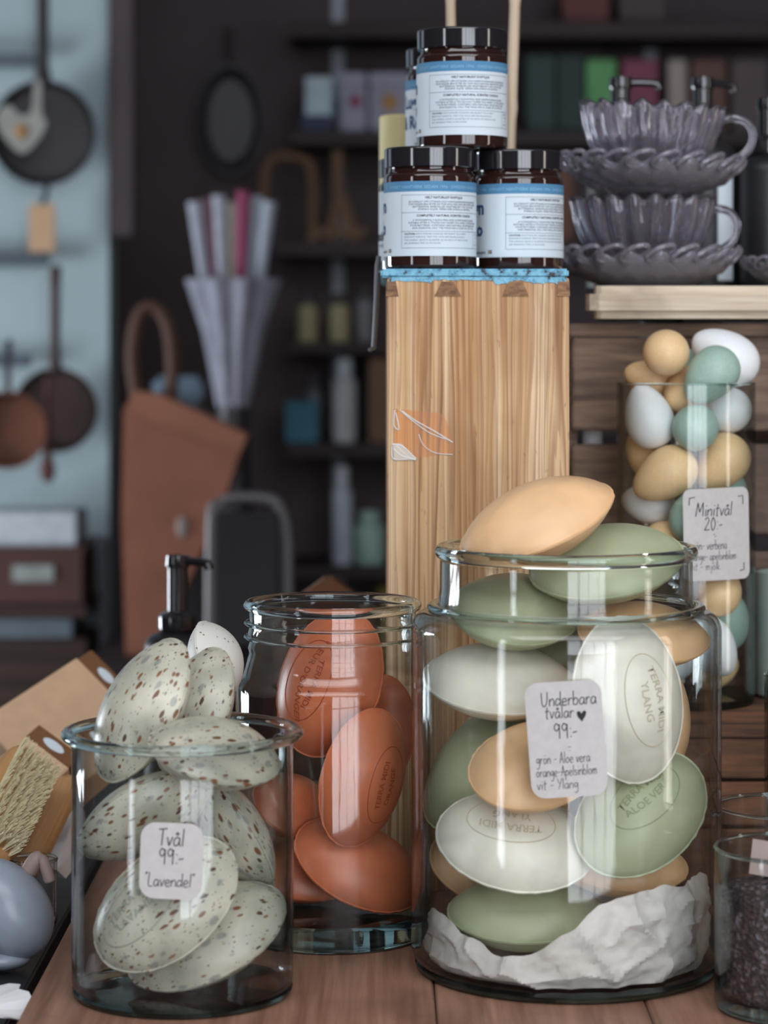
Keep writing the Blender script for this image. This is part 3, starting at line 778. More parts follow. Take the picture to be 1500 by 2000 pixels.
#SHIFT#
SOAP_SHIFT = {'b1': (0.11927, 1.99482, 0.35499),
 'b2': (0.1754, 2.01563, 0.32012),
 'b3': (0.10404, 2.02771, 0.28138),
 'b4': (0.09228, 2.02965, 0.22558),
 'b5': (0.13921, 2.09382, 0.24458),
 'b6': (0.18627, 1.95411, 0.22193),
 'b7': (0.20557, 2.02538, 0.26305),
 'b8': (0.21878, 2.05772, 0.19614),
 'b9': (0.0769, 2.04704, 0.15656),
 'b10': (0.11682, 1.97373, 0.16793),
 'b11': (0.10128, 1.97684, 0.10878),
 'b12': (0.19795, 1.97161, 0.13183),
 'b13': (0.18046, 2.01576, 0.08823),
 'b14': (0.19594, 2.07855, 0.08711),
 'b15': (0.09677, 2.08091, 0.06792),
 'b16': (0.11132, 2.00511, 0.0482),
 'l1': (-0.18579, 1.96566, 0.21236),
 'l2': (-0.14815, 2.00269, 0.20548),
 'l3': (-0.12629, 1.91358, 0.1877),
 'l4': (-0.18163, 1.94263, 0.13555),
 'l5': (-0.11872, 1.98736, 0.11587),
 'l6': (-0.16198, 1.90204, 0.07772),
 'l7': (-0.1347, 1.94221, 0.04441),
 'o1': (-0.04504, 2.12737, 0.2104),
 'o2': (-0.01746, 2.0957, 0.13778),
 'o3': (-0.02062, 2.12297, 0.06075),
 'o4': (-0.07806, 2.16415, 0.10209),
 'o5': (-0.0699, 2.15654, 0.04787),
 'o6': (-0.00467, 2.17826, 0.16177),
 'm1': (0.26876, 2.43295, 0.48305),
 'm2': (0.32739, 2.45998, 0.47978),
 'm3': (0.30787, 2.41379, 0.46142),
 'm4': (0.25686, 2.47788, 0.45704),
 'm5': (0.28977, 2.45041, 0.44825),
 'm6': (0.25146, 2.43448, 0.42272),
 'm7': (0.29506, 2.4164, 0.41321),
 'm8': (0.32517, 2.4556, 0.42641),
 'm9': (0.25373, 2.4695, 0.38661),
 'm10': (0.2653, 2.42144, 0.36746),
 'm11': (0.32103, 2.43589, 0.37795),
 'm12': (0.25307, 2.45761, 0.33856),
 'm13': (0.29214, 2.41356, 0.3312),
 'm14': (0.33007, 2.46076, 0.34419),
 'm15': (0.27076, 2.43762, 0.30376),
 'm16': (0.30353, 2.49478, 0.46684),
 'm17': (0.31839, 2.42467, 0.25809),
 'm18': (0.32943, 2.4604, 0.22632),
 'm19': (0.30929, 2.41517, 0.20548),
 'm20': (0.31882, 2.4698, 0.17874),
 'm21': (0.27933, 2.44472, 0.19262),
 'm22': (0.27036, 2.48406, 0.17897)}
KEYS = {}
_sm = {}
def soap(key, px, py, Y, th, ph, ps, mat, label, group, k=1.0, words=None, wy=(0.0055, -0.0065), wsz=0.0085, oval=True, off=(0, 0)):
    if mat not in _sm:
        me = soap_mesh('soap_bar', SA, SB, SC); me.materials.append(M[mat]); _sm[mat] = me
    o = bpy.data.objects.new('soap_bar', _sm[mat]); col.objects.link(o)
    loc = P(px, py, Y)
    if key in SOAP_SHIFT: loc = Vector(SOAP_SHIFT[key])
    o.matrix_world = Matrix.Translation(loc) @ pose(th, ph, ps) @ Matrix.Scale(k, 4)
    tag(o, label, 'soap', group); KEYS[o.name] = (key, k, 'bar')
    if words:
        mb = MB()
        for (t, yy) in zip(words, wy):
            tv, tf = text2d(t, wsz, 'CENTER', 0.015)
            vs = []
            for p in tv:
                x, y = p.x * 1.08 + off[0], p.y + yy + off[1]
                y -= 6.0 * (x - off[0]) ** 2 * (1 if yy > 0 else -1)       # the two lines bow round the oval
                vs.append(Vector((x, y, SC * soap_z(x / SA, y / SB) + 0.00022)))
            mb.add(vs, tf)
        if oval:
            pts = [(0.034 * math.cos(2 * math.pi * i / 48) + off[0], 0.0195 * math.sin(2 * math.pi * i / 48) + off[1]) for i in range(48)]
            mb.tube([(x, y, SC * soap_z(x / SA, y / SB) + 0.0001) for x, y in pts], 0.00035, 6, True)
        pm = {'white': 'soap_print_white', 'green': 'soap_print_green', 'terra': 'soap_print_terra', 'lavender': 'soap_print_lav'}[mat]
        mb.build('embossing', M[pm], o, sharp=None)
    return o
G2 = 'soap bars in the largest jar'; G1 = 'speckled soaps in the lavender jar'; G3 = 'terracotta soaps in the threaded jar'
BIG = [
 ('b1', 1042, 1022, 1.985, 23, 8, -66, 'orange', 'orange soap bar lying on top of the largest jar, tip pointing up', 1.04, None),
 ('b2', 1195, 1103, 2.00, 9, 0, -58, 'green', 'green soap bar at the top of the largest jar, beside the orange one', 1.0, None),
 ('b3', 968, 1206, 2.03, 4, 34, -54, 'green', 'green soap bar below the neck of the largest jar, above a white one', 0.95, None),
 ('b4', 985, 1345, 2.015, -4, 0, -62, 'white', 'white soap bar lying under the green one in the upper left of the largest jar', 1.0, None),
 ('b5', 1085, 1270, 2.075, 20, 0, -40, 'green', 'green soap bar half hidden behind the upright white one in the largest jar', 1.0, None),
 ('b6', 1224, 1364, 1.965, -80, 0, -20, 'white', 'white soap bar standing upright beside the price tag in the largest jar', 1.04, ('TERRA MIDI', 'YLANG')),
 ('b7', 1276, 1232, 2.06, -4, 6, -62, 'orange', 'orange soap bar under the right shoulder of the largest jar', 0.86, None),
 ('b8', 1296, 1385, 2.075, -78, 10, -50, 'orange', 'orange soap bar standing on end behind the upright white one', 0.88, None),
 ('b9', 900, 1490, 2.04, 50, 6, -56, 'green', 'pale green soap bar leaning left of the orange one behind the price tag', 1.0, None),
 ('b10', 1012, 1500, 1.975, 22, 42, -48, 'orange', 'orange soap bar half covered by the price tag of the largest jar', 1.0, None),
 ('b11', 985, 1624, 2.000, -9, 2, -42, 'white', 'white soap bar with upside-down lettering above the lowest green one', 1.0, ('TERRA MIDI', 'YLANG')),
 ('b12', 1252, 1590, 1.965, 37, 22, -16, 'green', 'green soap bar facing outwards with two lines of embossed lettering', 0.97, ('TERRA MIDI', 'ALOE VERA')),
 ('b13', 1222, 1706, 2.02, -9, -4, -68, 'orange', 'orange soap bar lying on the crumpled paper under the lettered green one', 0.96, None),
 ('b14', 1285, 1655, 2.10, 60, 10, -40, 'white', 'white soap bar peeping out at the right behind the lettered green one', 0.9, None),
 ('b15', 930, 1690, 2.085, -10, 10, -50, 'orange', 'orange soap bar peeping out at the left under the lettered white one', 1.0, None),
 ('b16', 992, 1784, 2.012, 0, 0, -70, 'green', 'lowest green soap bar lying on the crumpled paper', 1.0, None),
]
for (key, px, py, Y, th, ph, ps, mat, lab, k, words) in BIG:
    if key == 'b11': soap(key, px, py, Y, th + 180, ph, -ps, mat, lab, G2, k, words, off=(0.006, -0.004))
    elif key == 'b6': soap(key, px, py, Y, th, ph, ps, mat, lab, G2, k, words, off=(0.0, 0.006))
    elif key == 'b12': soap(key, px, py, Y, th, ph, ps, mat, lab, G2, k, words, off=(0.004, 0.006))
    else: soap(key, px, py, Y, th, ph, ps, mat, lab, G2, k)
LAV = [
 ('l1', 246, 1402, 1.952, 62, 8, -52, 'tall speckled soap bar standing out of the lavender jar at its left', 0.97, None),
 ('l2', 372, 1400, 1.990, 70, 14, -48, 'speckled soap bar standing out of the lavender jar behind the leaning tall one', 0.86, None),
 ('l3', 432, 1464, 1.915, -9, 34, -66, 'speckled soap bar lying across the rim of the lavender jar at its right', 0.885, None),
 ('l4', 274, 1592, 1.945, 29, 2, 48, 'speckled soap bar under the rim at the left, above the price tag', 0.9, None),
 ('l5', 470, 1638, 1.958, -57, 0, 60, 'speckled soap bar leaning against the right wall of the lavender jar', 0.88, None),
 ('l6', 314, 1765, 1.915, 38, 4, -34, 'speckled soap bar with embossed oval behind the price tag of the lavender jar', 1.0, ('TERRA MIDI', 'LAVANDE')),
 ('l7', 412, 1846, 1.95, 24, 4, -56, 'lowest speckled soap bar lying on the bottom of the lavender jar', 1.05, None),
]
for (key, px, py, Y, th, ph, ps, lab, k, words) in LAV:
    soap(key, px, py, Y, th, ph, ps, 'lavender', lab, G1, k, words, off=(-0.016, 0.0))
TER = [
 ('o1', 644, 1338, 2.12, -112, 6, 22, 'terracotta soap bar with embossed lettering leaning in the neck of the threaded jar', 1.03, ('TERRA MIDI', 'FLEUR D\u2019ORANGER')),
 ('o2', 716, 1520, 2.105, 77, 0, 34, 'terracotta soap bar standing upright in the middle of the threaded jar', 0.94, ('TERRA MIDI', 'ORANGE')),
 ('o3', 700, 1700, 2.105, -24, 10, -50, 'terracotta soap bar tilted near the bottom of the threaded jar', 0.95, None),
 ('o4', 570, 1580, 2.15, 10, 66, -40, 'terracotta soap bar seen end-on at the left of the threaded jar', 0.8, None),
 ('o5', 575, 1752, 2.15, -6, 6, -62, 'terracotta soap bar low in the threaded jar, seen past the lavender jar', 0.8, None),
 ('o6', 745, 1425, 2.195, 80, 0, -30, 'terracotta soap bar in the shade at the back of the threaded jar', 0.8, None),
]
for (key, px, py, Y, th, ph, ps, lab, k, words) in TER:
    soap(key, px, py, Y, th, ph, ps, 'terra', lab, G3, k, words, wsz=0.0075, off=(0.0, -0.010), wy=(0.0055, -0.006))

# white dotted soap on a block behind the lavender jar
_sm['dotted_white'] = soap_mesh('soap_bar', SA, SB, SC); _sm['dotted_white'].materials.append(M['dotted_white'])
soap('d1', 421, 1288, 2.095, 0, 80, -22, 'dotted_white', 'white soap with fine dots behind the speckled ones, beside the threaded neck', None, 0.76)
sb_ = empty('soap_stand', (-0.166, 2.10, 0), 'dark wooden block behind the lavender jar carrying the white dotted soap', 'stand')
MB().box(-0.02, 0.02, -0.018, 0.022, 0.0, 0.2125, 0.002).build('block', wd_dark, sb_)

em = {}
def egg(key, px, py, Y, th, ph, L, mat, label, fat=1.0):
    if mat not in em:
        em[mat] = egg_mesh('egg_soap'); em[mat].materials.append(M[mat])
    o = bpy.data.objects.new('egg_soap', em[mat]); col.objects.link(o)
    loc = P(px, py, Y)
    if key in SOAP_SHIFT: loc = Vector(SOAP_SHIFT[key])
    o.matrix_world = Matrix.Translation(loc) @ pose(th, ph, 0) @ Matrix.Diagonal((L * Y / F, L * Y / F * fat, L * Y / F * fat, 1))
    KEYS[o.name] = (key, L * Y / F, 'egg')
    return tag(o, label, 'soap', 'egg-shaped mini soaps')
EGG = [
 ('m1', 1303, 689, 2.43, 0, 78, 124, 'egg_orange', 'round pale orange mini soap on top of the heap, seen end-on', 1.0),
 ('m2', 1424, 708, 2.455, 148, 0, 144, 'egg_white', 'large white mini soap on top of the heap at the right', 0.98),
 ('m3', 1396, 747, 2.405, 228, 0, 128, 'egg_green', 'green mini soap leaning on the rim in front of the white one', 1.03),
 ('m4', 1256, 744, 2.455, 160, 8, 104, 'egg_orange', 'pale orange mini soap at the left rim of the mini soap jar', 1.0),
 ('m5', 1324, 762, 2.44, 60, 10, 108, 'egg_orange', 'pale orange mini soap under the round one, beside the green one', 1.0),
 ('m6', 1264, 816, 2.40, 108, 0, 132, 'egg_white', 'white mini soap standing upright inside the left wall', 1.0),
 ('m7', 1360, 849, 2.405, 20, 70, 124, 'egg_green', 'round green mini soap in the middle of the jar', 1.0),
 ('m8', 1436, 806, 2.43, 200, 50, 124, 'egg_white', 'round white mini soap against the right wall under the green one', 1.0),
 ('m9', 1250, 888, 2.44, 120, 40, 116, 'egg_orange', 'pale orange mini soap at the left wall under the upright white one', 1.0),
 ('m10', 1296, 914, 2.405, 212, 0, 138, 'egg_orange', 'pale orange mini soap lying diagonally with its tip down to the left', 1.0),
 ('m11', 1419, 896, 2.42, 232, 0, 126, 'egg_orange', 'pale orange mini soap at the right, above the price tag', 1.08),
 ('m12', 1254, 990, 2.42, 172, 30, 112, 'egg_white', 'white mini soap low at the left, beside the price tag', 1.0),
 ('m13', 1342, 988, 2.415, 60, 40, 122, 'egg_green', 'green mini soap tucked behind the price tag', 1.0),
 ('m14', 1440, 968, 2.46, 60, 30, 110, 'egg_green', 'green mini soap peeping out above the right corner of the price tag', 1.0),
 ('m15', 1308, 1052, 2.43, 10, 30, 112, 'egg_orange', 'orange mini soap just above the green bars of the largest jar', 1.0),
 ('m16', 1362, 722, 2.475, 40, 20, 112, 'egg_green', 'green mini soap at the back between the round orange and the white one', 1.0),
 ('m17', 1408, 1160, 2.42, 60, 60, 118, 'egg_orange', 'pale orange mini soap showing under the price tag', 1.0),
 ('m18', 1425, 1212, 2.45, 290, 10, 122, 'egg_green', 'green mini soap at the right wall below the price tag', 1.0),
 ('m19', 1405, 1265, 2.41, 305, 10, 132, 'egg_white', 'white mini soap leaning in the lower right of its jar', 1.0),
 ('m20', 1408, 1322, 2.45, 10, 30, 112, 'egg_orange', 'pale orange mini soap at the bottom of its jar', 1.0),
 ('m21', 1340, 1290, 2.42, 30, 20, 120, 'egg_white', 'white mini soap near the bottom, seen through the largest jar', 1.0),
 ('m22', 1290, 1330, 2.46, 0, 10, 118, 'egg_orange', 'orange mini soap low in its jar behind the largest jar', 1.0),
]
for a in EGG: egg(*a)

# ------------------------------------------------------------------ crumpled packing paper under the bars of the largest jar
def paper():
    g = N('crumpled_brown_paper'); f = g.noise(g.coord(), 55, 3, 0.5, 0.6)
    vo = g.n('TexVoronoi', feature='DISTANCE_TO_EDGE'); g.link(g.coord(), vo.inputs['Vector']); vo.inputs['Scale'].default_value = 34
    h = g.math('ADD', g.math('MULTIPLY', g.math('MINIMUM', vo.outputs['Distance'], 0.12), 2.5), g.math('MULTIPLY', f, 0.5))
    return g.pbr(g.ramp(f, [(0.3, C(206, 198, 190)), (0.7, C(226, 219, 212))]), 0.85, 0.2, normal=g.bump(h, 0.45, 0.003))
M['paper'] = paper()
rg = random.Random(11)
def ptop(x):
    """height of the paper's edge along the jar's width (metres from the jar's middle)"""
    pts = [(-0.12, 0.052), (-0.108, 0.050), (-0.085, 0.038), (-0.058, 0.030), (-0.035, 0.036), (-0.005, 0.052), (0.02, 0.072), (0.06, 0.080), (0.12, 0.078)]
    for (a, b), (c, d) in zip(pts[:-1], pts[1:]):
        if a <= x <= c: return b + (d - b) * (x - a) / (c - a)
    return 0.06
def crease(x, y, z):
    """sharp folds: ridged noise of three sizes, sheared so that the folds run diagonally"""
    v = Vector((x * 15 + z * 12, y * 15, z * 17 - x * 10))
    rd = lambda q: 1 - min(1, 2.2 * abs(noise.noise(q)))
    return 0.62 * rd(v) ** 2 + 0.30 * rd(v * 2.1 + Vector((3, 1, 7))) ** 2 + 0.12 * rd(v * 4.7)
nth, nz, nr = 220, 30, 12
vs = []; fs = []
for j in range(nth):
    th = 2 * math.pi * j / nth
    cx, sy = math.cos(th), math.sin(th)
    hx = 0.014 + (ptop(0.112 * cx) - 0.014) * (1.0 if sy < -0.1 else max(0.25, 1.0 - 1.2 * (sy + 0.1))) + 0.004 * noise.noise(Vector((cx * 6, sy * 6, 0)))
    for i in range(nz):
        t = i / (nz - 1); z = 0.0085 + (hx - 0.0085) * t
        r_ = 0.1065 + 0.0100 * crease(cx * 0.11, sy * 0.11, z) - 0.005 * max(0, t - 0.75) / 0.25
        if t < 0.2: r_ -= 0.008 * (0.2 - t) / 0.2
        vs.append((r_ * cx, r_ * sy, z))
    for i in range(1, nr + 1):
        t = i / nr; rad = (0.0998, 0.0990, 0.0980, 0.09)[i - 1] if i < 5 else 0.09 * (nr - i) / (nr - 4)
        base = 0.011 + 0.034 * max(0, min(1, (rad * cx + 0.03) / 0.10))
        z = hx + (base - hx) * min(1, (i - 0.3) / 2.6)
        vs.append((rad * cx, rad * sy, z + 0.003 * crease(rad * cx, rad * sy, 0.1) * (i < nr)))
m = nz + nr
for j in range(nth):
    k = (j + 1) % nth
    for i in range(m - 1): fs.append((j * m + i, k * m + i, k * m + i + 1, j * m + i + 1))
pp = mk('packing_paper', vs, fs, M['paper'], None, True, 20, J2)
tag(pp, 'crumpled brown packing paper filling the bottom of the largest jar', 'paper')

# ------------------------------------------------------------------ candles in dark jars
CR, CH = 0.0423, 0.1115
LBL0, LBL1 = 0.0118, 0.0795                # label bottom / top above the jar's foot
def cyl(rad, u, v, off=0.0, rot=0.0):
    a = u / rad + rot; r_ = rad + off
    return Vector((r_ * math.sin(a), -r_ * math.cos(a), v))
def candle(loc, rot, label, kind='blue', label_h=None):
    c = empty('jar_candle', loc, label, 'candle', 'scented candles in dark jars', (0, 0, R(rot)))
    MB().lathe([(0, 0.0), (CR - 0.004, 0.0)] + arc(CR - 0.0042, 0.0042, 0.004, -90, 0, 5) + [(CR - 0.0002, LBL1 + 0.004)] + arc(CR - 0.0062, LBL1 + 0.004, 0.006, 0, 60, 5) + [(CR - 0.004, LBL1 + 0.0125), (CR - 0.004, CH - 0.012), (0, CH - 0.012)], 72).build('jar', M['amber'], c, sharp=40)
    MB().lathe([(0, CH - 0.0185), (CR - 0.0012, CH - 0.0185), (CR - 0.0004, CH - 0.0178), (CR - 0.0002, CH - 0.0022)] + arc(CR - 0.0022, CH - 0.002, 0.002, 0, 90, 4) + [(0, CH)], 72).build('lid', M['black_plastic'], c, sharp=40)
    def sheet(name, mat, a0, a1, z0, z1, off, par, n=48):
        vs = []; fs = []
        for o in (off, off - 0.00025):
            for i in range(n + 1):
                a = R(a0 + (a1 - a0) * i / n)
                for z in (z0, z1): vs.append(cyl(CR, a * CR, z, o))
        h = 2 * (n + 1)
        for i in range(n):
            q = 2 * i; fs += [(q, q + 2, q + 3, q + 1), (h + q, h + q + 1, h + q + 3, h + q + 2), (q, h + q, h + q + 2, q + 2), (q + 1, q + 3, h + q + 3, h + q + 1)]
        fs += [(0, 1, h + 1, h), (2 * n, h + 2 * n, h + 2 * n + 1, 2 * n + 1)]
        return mk(name, vs, fs, mat, par, True, 40)
    lb = sheet('label', M['label'], -150, 86, LBL0, LBL1, 0.0004, c)
    pr = MB(); pale = MB(); bandt = MB(); navy = MB(); small = MB()
    def put(mb, txt, size, a, z, align='CENTER', bold=0.0, sx=1.0):
        tv, tf = text2d(txt, size, align, bold)
        mb.add([cyl(CR, p.x * sx + R(a) * CR, z + p.y, 0.0006) for p in tv], tf)
    if kind == 'blue':
        sheet('label_band', M['label_blue'], -150, 86, LBL1 - 0.0093, LBL1, 0.0005, lb)
        put(bandt, 'HANDICRAFT SINCE 1996 \u00b7 SVENSKT HANTVERK SEDAN 1996 \u00b7 SWEDISH HANDICRAFT SINCE 1996', 0.0040, -8, LBL1 - 0.0065, 'CENTER', 0.02)
        F0, F1 = -38, 79
        mid = 0.5 * (F0 + F1)
        zt_, z2, z3, zb_ = LBL1 - 0.0125, LBL1 - 0.0285, LBL1 - 0.0455, LBL1 - 0.0605
        put(pr, 'HELT NATURLIGT DOFTLJUS', 0.0028, mid - 3, LBL1 - 0.0158, bold=0.03)
        for i, t in enumerate(('EN H\u00c4RLIGT UPPLYFTANDE OCH HARMONISERANDE BLANDNING', 'SOM PASSAR BRA EFTER EN TUFF DAG N\u00c4R MAN BEH\u00d6VER LADDA', 'BATTERIERNA. INNEH\u00c5LLER VEGETABILISKT VAX OCH SOJA', 'ETERISKA OLJOR. VEKEN HAR K\u00c4RNA AV BOMULL')):
            put(pr, t, 0.00245, mid, LBL1 - 0.0195 - 0.0023 * i, sx=0.96)
        put(pr, 'COMPLETELY NATURAL SCENTED CANDLE', 0.0028, mid - 1, LBL1 - 0.0322, bold=0.03)
        for i, t in enumerate(('A WONDERFULLY ELEVATING AND HARMONISING BLEND', 'SUITABLE AFTER A TOUGH DAY WHEN YOU NEED TO RECHARGE', 'YOUR BATTERIES. CONTAINS 100% NATURAL VEGETABLE WAX', 'AND ESSENTIAL OILS. THE WICK HAS A CORE OF COTTON')):
            put(pr, t, 0.00245, mid, LBL1 - 0.0362 - 0.0024 * i, sx=0.98)
        put(pr, 'CAUTION:', 0.0022, F0 + 4, LBL1 - 0.0485, 'LEFT', 0.03)
        for i, t in enumerate(('ALWAYS ENSURE CANDLES ARE BURNT ON A HEAT', 'RESISTANT SURFACE. TRIM THE WICK BEFORE RELIGHTING', 'THE CANDLE. LEAVE A QUARTER OF AN INCH OF WAX IN THE', 'JAR. BURNING TIME CA 40 HOURS')):
            put(pale, t, 0.0022, F0 + (16 if i == 0 else 4), LBL1 - 0.0485 - 0.0028 * i, 'LEFT')
        for i, t in enumerate(('BURN', 'TIME', '40', 'HOURS')): put(pr, t, 0.0021, F1 - 7, LBL1 - 0.0485 - 0.0031 * i)
        # dotted frame
        def dots(mb, a0, z0, a1, z1, n):
            for i in range(n):
                t = i / (n - 1); a = R(a0 + (a1 - a0) * t); z = z0 + (z1 - z0) * t; e = 0.00028
                mb.add([cyl(CR, a * CR + dx, z + dz, 0.0006) for dx, dz in ((-e, -e), (e, -e), (e, e), (-e, e))], [(0, 1, 2, 3)])
        dm = MB()
        for z in (zt_, z2, z3, zb_): dots(dm, F0, z, F1, z, 80)
        dots(dm, F0, zt_, F0, zb_, 44); dots(dm, F1, zt_, F1, zb_, 44); dots(dm, F1 - 14, z3, F1 - 14, zb_, 14)
        dm.build('dotted_frame', M['print'], lb, smooth=False)
        put(navy, 'Lugn', 0.0175, -70, LBL1 - 0.0275, 'RIGHT', 0.04); put(navy, '& Ro', 0.0175, -72, LBL1 - 0.0475, 'RIGHT', 0.04)
        put(small, 'ekologiskt', 0.0035, -67, LBL0 + 0.0035, 'RIGHT', 0.02); small.build('small_lettering', M['print'], lb, smooth=False)
        navy.build('product_lettering', M['navy_print'], lb, smooth=False)
        bandt.build('band_lettering', M['band_print'], lb, smooth=False); pale.build('small_print', M['print_pale'], lb, smooth=False)
        fl = sheet('flag', M['flag_blue'], -62.5, -57, LBL0 + 0.0034, LBL0 + 0.0066, 0.0007, lb, 4)
        fm = MB()
        for (a0, a1, zz0, zz1) in ((-62.5, -57, LBL0 + 0.0046, LBL0 + 0.0054), (-61.1, -60.2, LBL0 + 0.0034, LBL0 + 0.0066)):
            fm.add([cyl(CR, R(a) * CR, z, 0.0009) for a, z in ((a0, zz0), (a1, zz0), (a1, zz1), (a0, zz1))], [(0, 1, 2, 3)])
        fm.build('flag_cross', M['flag_yellow'], lb, smooth=False)
    else:
        put(pr, 'Meditation', 0.0125, -46, LBL0 + 0.020, 'RIGHT', 0.04); put(pale, 'doftljus', 0.0055, -58, LBL0 + 0.0135, 'RIGHT')
        pale.build('small_print', M['print_pale'], lb, smooth=False)
    pr.build('label_lettering', M['print'] if kind == 'blue' else M['ink'], lb, smooth=False)
    return c
candle((0.0424, 2.356, BZ + 0.0003), 0, 'dark jar candle with blue-banded label at the left of the lower row, front')
candle((0.1252, 2.395, BZ + 0.0003), 20, 'dark jar candle with blue-banded label at the right of the lower row')
candle((0.0728, 2.386, BZ + CH + 0.0007), -8, 'dark jar candle with blue-banded label standing on top of the two others')
candle((0.0375, 2.505, BZ + 0.0003), 0, 'dark jar candle with a plain white label, half hidden behind the lower left one', 'plain')
candle((0.0640, 2.548, BZ + CH + 0.0007), 34, 'dark jar candle with large navy lettering, hidden behind the topmost one')
candle((0.1225, 2.520, BZ + 0.0003), 20, 'dark jar candle standing at the back of the lower row, behind the right one')
c = empty('pillar_candle', (0.0225, 2.660, BZ), 'pale yellow pillar candle standing behind the stacked jar candles', 'candle')
MB().lathe([(0, 0), (0.0275, 0)] + [(0.0275, 0.165)] + arc(0.0245, 0.165, 0.003, 0, 90, 4) + [(0.0, 0.166)], 48).build('wax', soap_mat('yellow_wax', C(226, 214, 160), 0.5, 0.05), c)
MB().tube([(0, 0, 0.165), (0.001, 0, 0.172), (0.003, 0, 0.178)], 0.0012, 6).build('wick', M['ink'], c)
bam = wood('dry_bamboo', C(216, 196, 172), C(170, 144, 118), 'z', 60, 2, (0.3, 0.6), 0.5)
for (xa, xb, yy, lab, rr) in ((880, 884, 2.60, 'shorter-showing bamboo cane rising behind the top candle', 0.0052), (1006, 996, 2.62, 'pale bamboo cane with a node standing right of the top candle', 0.0058)):
    a = P(xa, 0, yy); b = P(xb, 300, yy)
    d = (a - b) / (a.z - b.z); p0 = b + d * (BZ - b.z); p1 = b + d * (1.02 - b.z)
    s_ = tag(MB().tube([(p1 - p0) * (i / 40) for i in range(41)], [rr * (1 + (0.16 if i % 10 == 5 else 0)) * (1 - 0.10 * i / 40) for i in range(41)], 14).build('bamboo_cane', bam, None, loc=p0), lab, 'cane', 'bamboo canes behind the candles')

# ------------------------------------------------------------------ pressed glass cups on saucers
def flute(n, amp, ph=0.0):
    def f(a, i, r_, z):
        k = abs(math.sin(0.5 * n * a + ph + z * 9))
        return r_ * (1 + amp * (k - 0.5) * min(1, z / 0.02 + 0.2)), z + (0.007 * (k - 0.5) if z > 0.07 else 0)
    return f
def cup(loc, rot, label, handle):
    c = empty('glass_cup', loc, label, 'cup', 'stacked pressed-glass cups', rot)
    outer = [(0.030, 0.0), (0.034, 0.003), (0.040, 0.010), (0.051, 0.023), (0.061, 0.040), (0.068, 0.058), (0.0715, 0.074), (0.072, 0.078)]
    inner = [(0.070, 0.0795), (0.0675, 0.074), (0.063, 0.056), (0.056, 0.038), (0.045, 0.0225), (0.030, 0.0125), (0.012, 0.0095), (0.0, 0.009)]
    MB().lathe([(0.0, 0.002)] + outer + inner, 160, mod=flute(20, 0.11)).build('bowl', M['crystal'], c, sharp=None)
    ca, sa = math.cos(handle), math.sin(handle)
    pts = [(0.062, 0.062), (0.074, 0.070), (0.088, 0.071), (0.099, 0.065), (0.103, 0.053), (0.099, 0.040), (0.088, 0.031), (0.074, 0.027), (0.052, 0.028)]
    MB().tube(crom([(x * ca, x * sa, z) for x, z in pts], 6), 0.0042, 12).build('handle', M['crystal'], c)
    return c
def saucer(loc, rot, label, s=1.0):
    c = empty('glass_saucer', loc, label, 'saucer', 'pressed-glass saucers', rot)
    prof = [(0.0, 0.002), (0.040, 0.002), (0.045, 0.0), (0.049, 0.003), (0.062, 0.008), (0.080, 0.0170), (0.091, 0.029), (0.0895, 0.032), (0.078, 0.0210), (0.060, 0.0125), (0.046, 0.008), (0.0, 0.0068)]
    def sw(a, i, r_, z):
        k = math.sin(18 * a + r_ * 150); e = max(0.0, (r_ - 0.045) / 0.04)
        return r_ * (1 + 0.035 * k * e), z + 0.0036 * k * e
    MB().lathe([(r_ * s, z * s) for r_, z in prof], 200, mod=sw).build('dish', M['crystal_lightened'], c, sharp=None)
    mb = MB()
    n = 22
    for i in range(n):                                     # looped rim
        a = 2 * math.pi * i / n
        pts = []
        for k in range(12):
            t = 2 * math.pi * k / 12
            rr_ = 0.0895 + 0.0065 * math.cos(t); aa = a + 0.16 * math.sin(t); pts.append((rr_ * s * math.cos(aa), rr_ * s * math.sin(aa), (0.0325 + 0.008 * math.sin(t + 0.8)) * s))
        mb.tube(pts, 0.0024 * s, 8, True)
    mb.build('braided_rim', M['crystal_lightened'], c, sharp=None)
    return c
CY = 2.615; cxp = (1262 - 750) / F * CY
saucer((cxp, CY, BT + 0.0004), (0, 0, 0.2), 'lower glass saucer of the stack, lying on the pale board')
cup((cxp - 0.004, CY, BT + 0.0102), (0, 0, 0), 'lower pressed-glass cup, standing between the two stacked saucers', R(14))
saucer((cxp + 0.003, CY - 0.003, BT + 0.0935), (R(1), R(1.5), 0.5), 'upper glass saucer balanced on the lower cup')
cup((cxp + 0.002, CY - 0.002, BT + 0.1050), (R(2), R(2.5), 0.3), 'upper pressed-glass cup crowning the stack, handle to the right', R(-24))
saucer((0.4460, 2.66, BT + 0.0004), (0, 0, 0), 'glass saucer cut off by the right edge, beside the cup stack', 0.78)
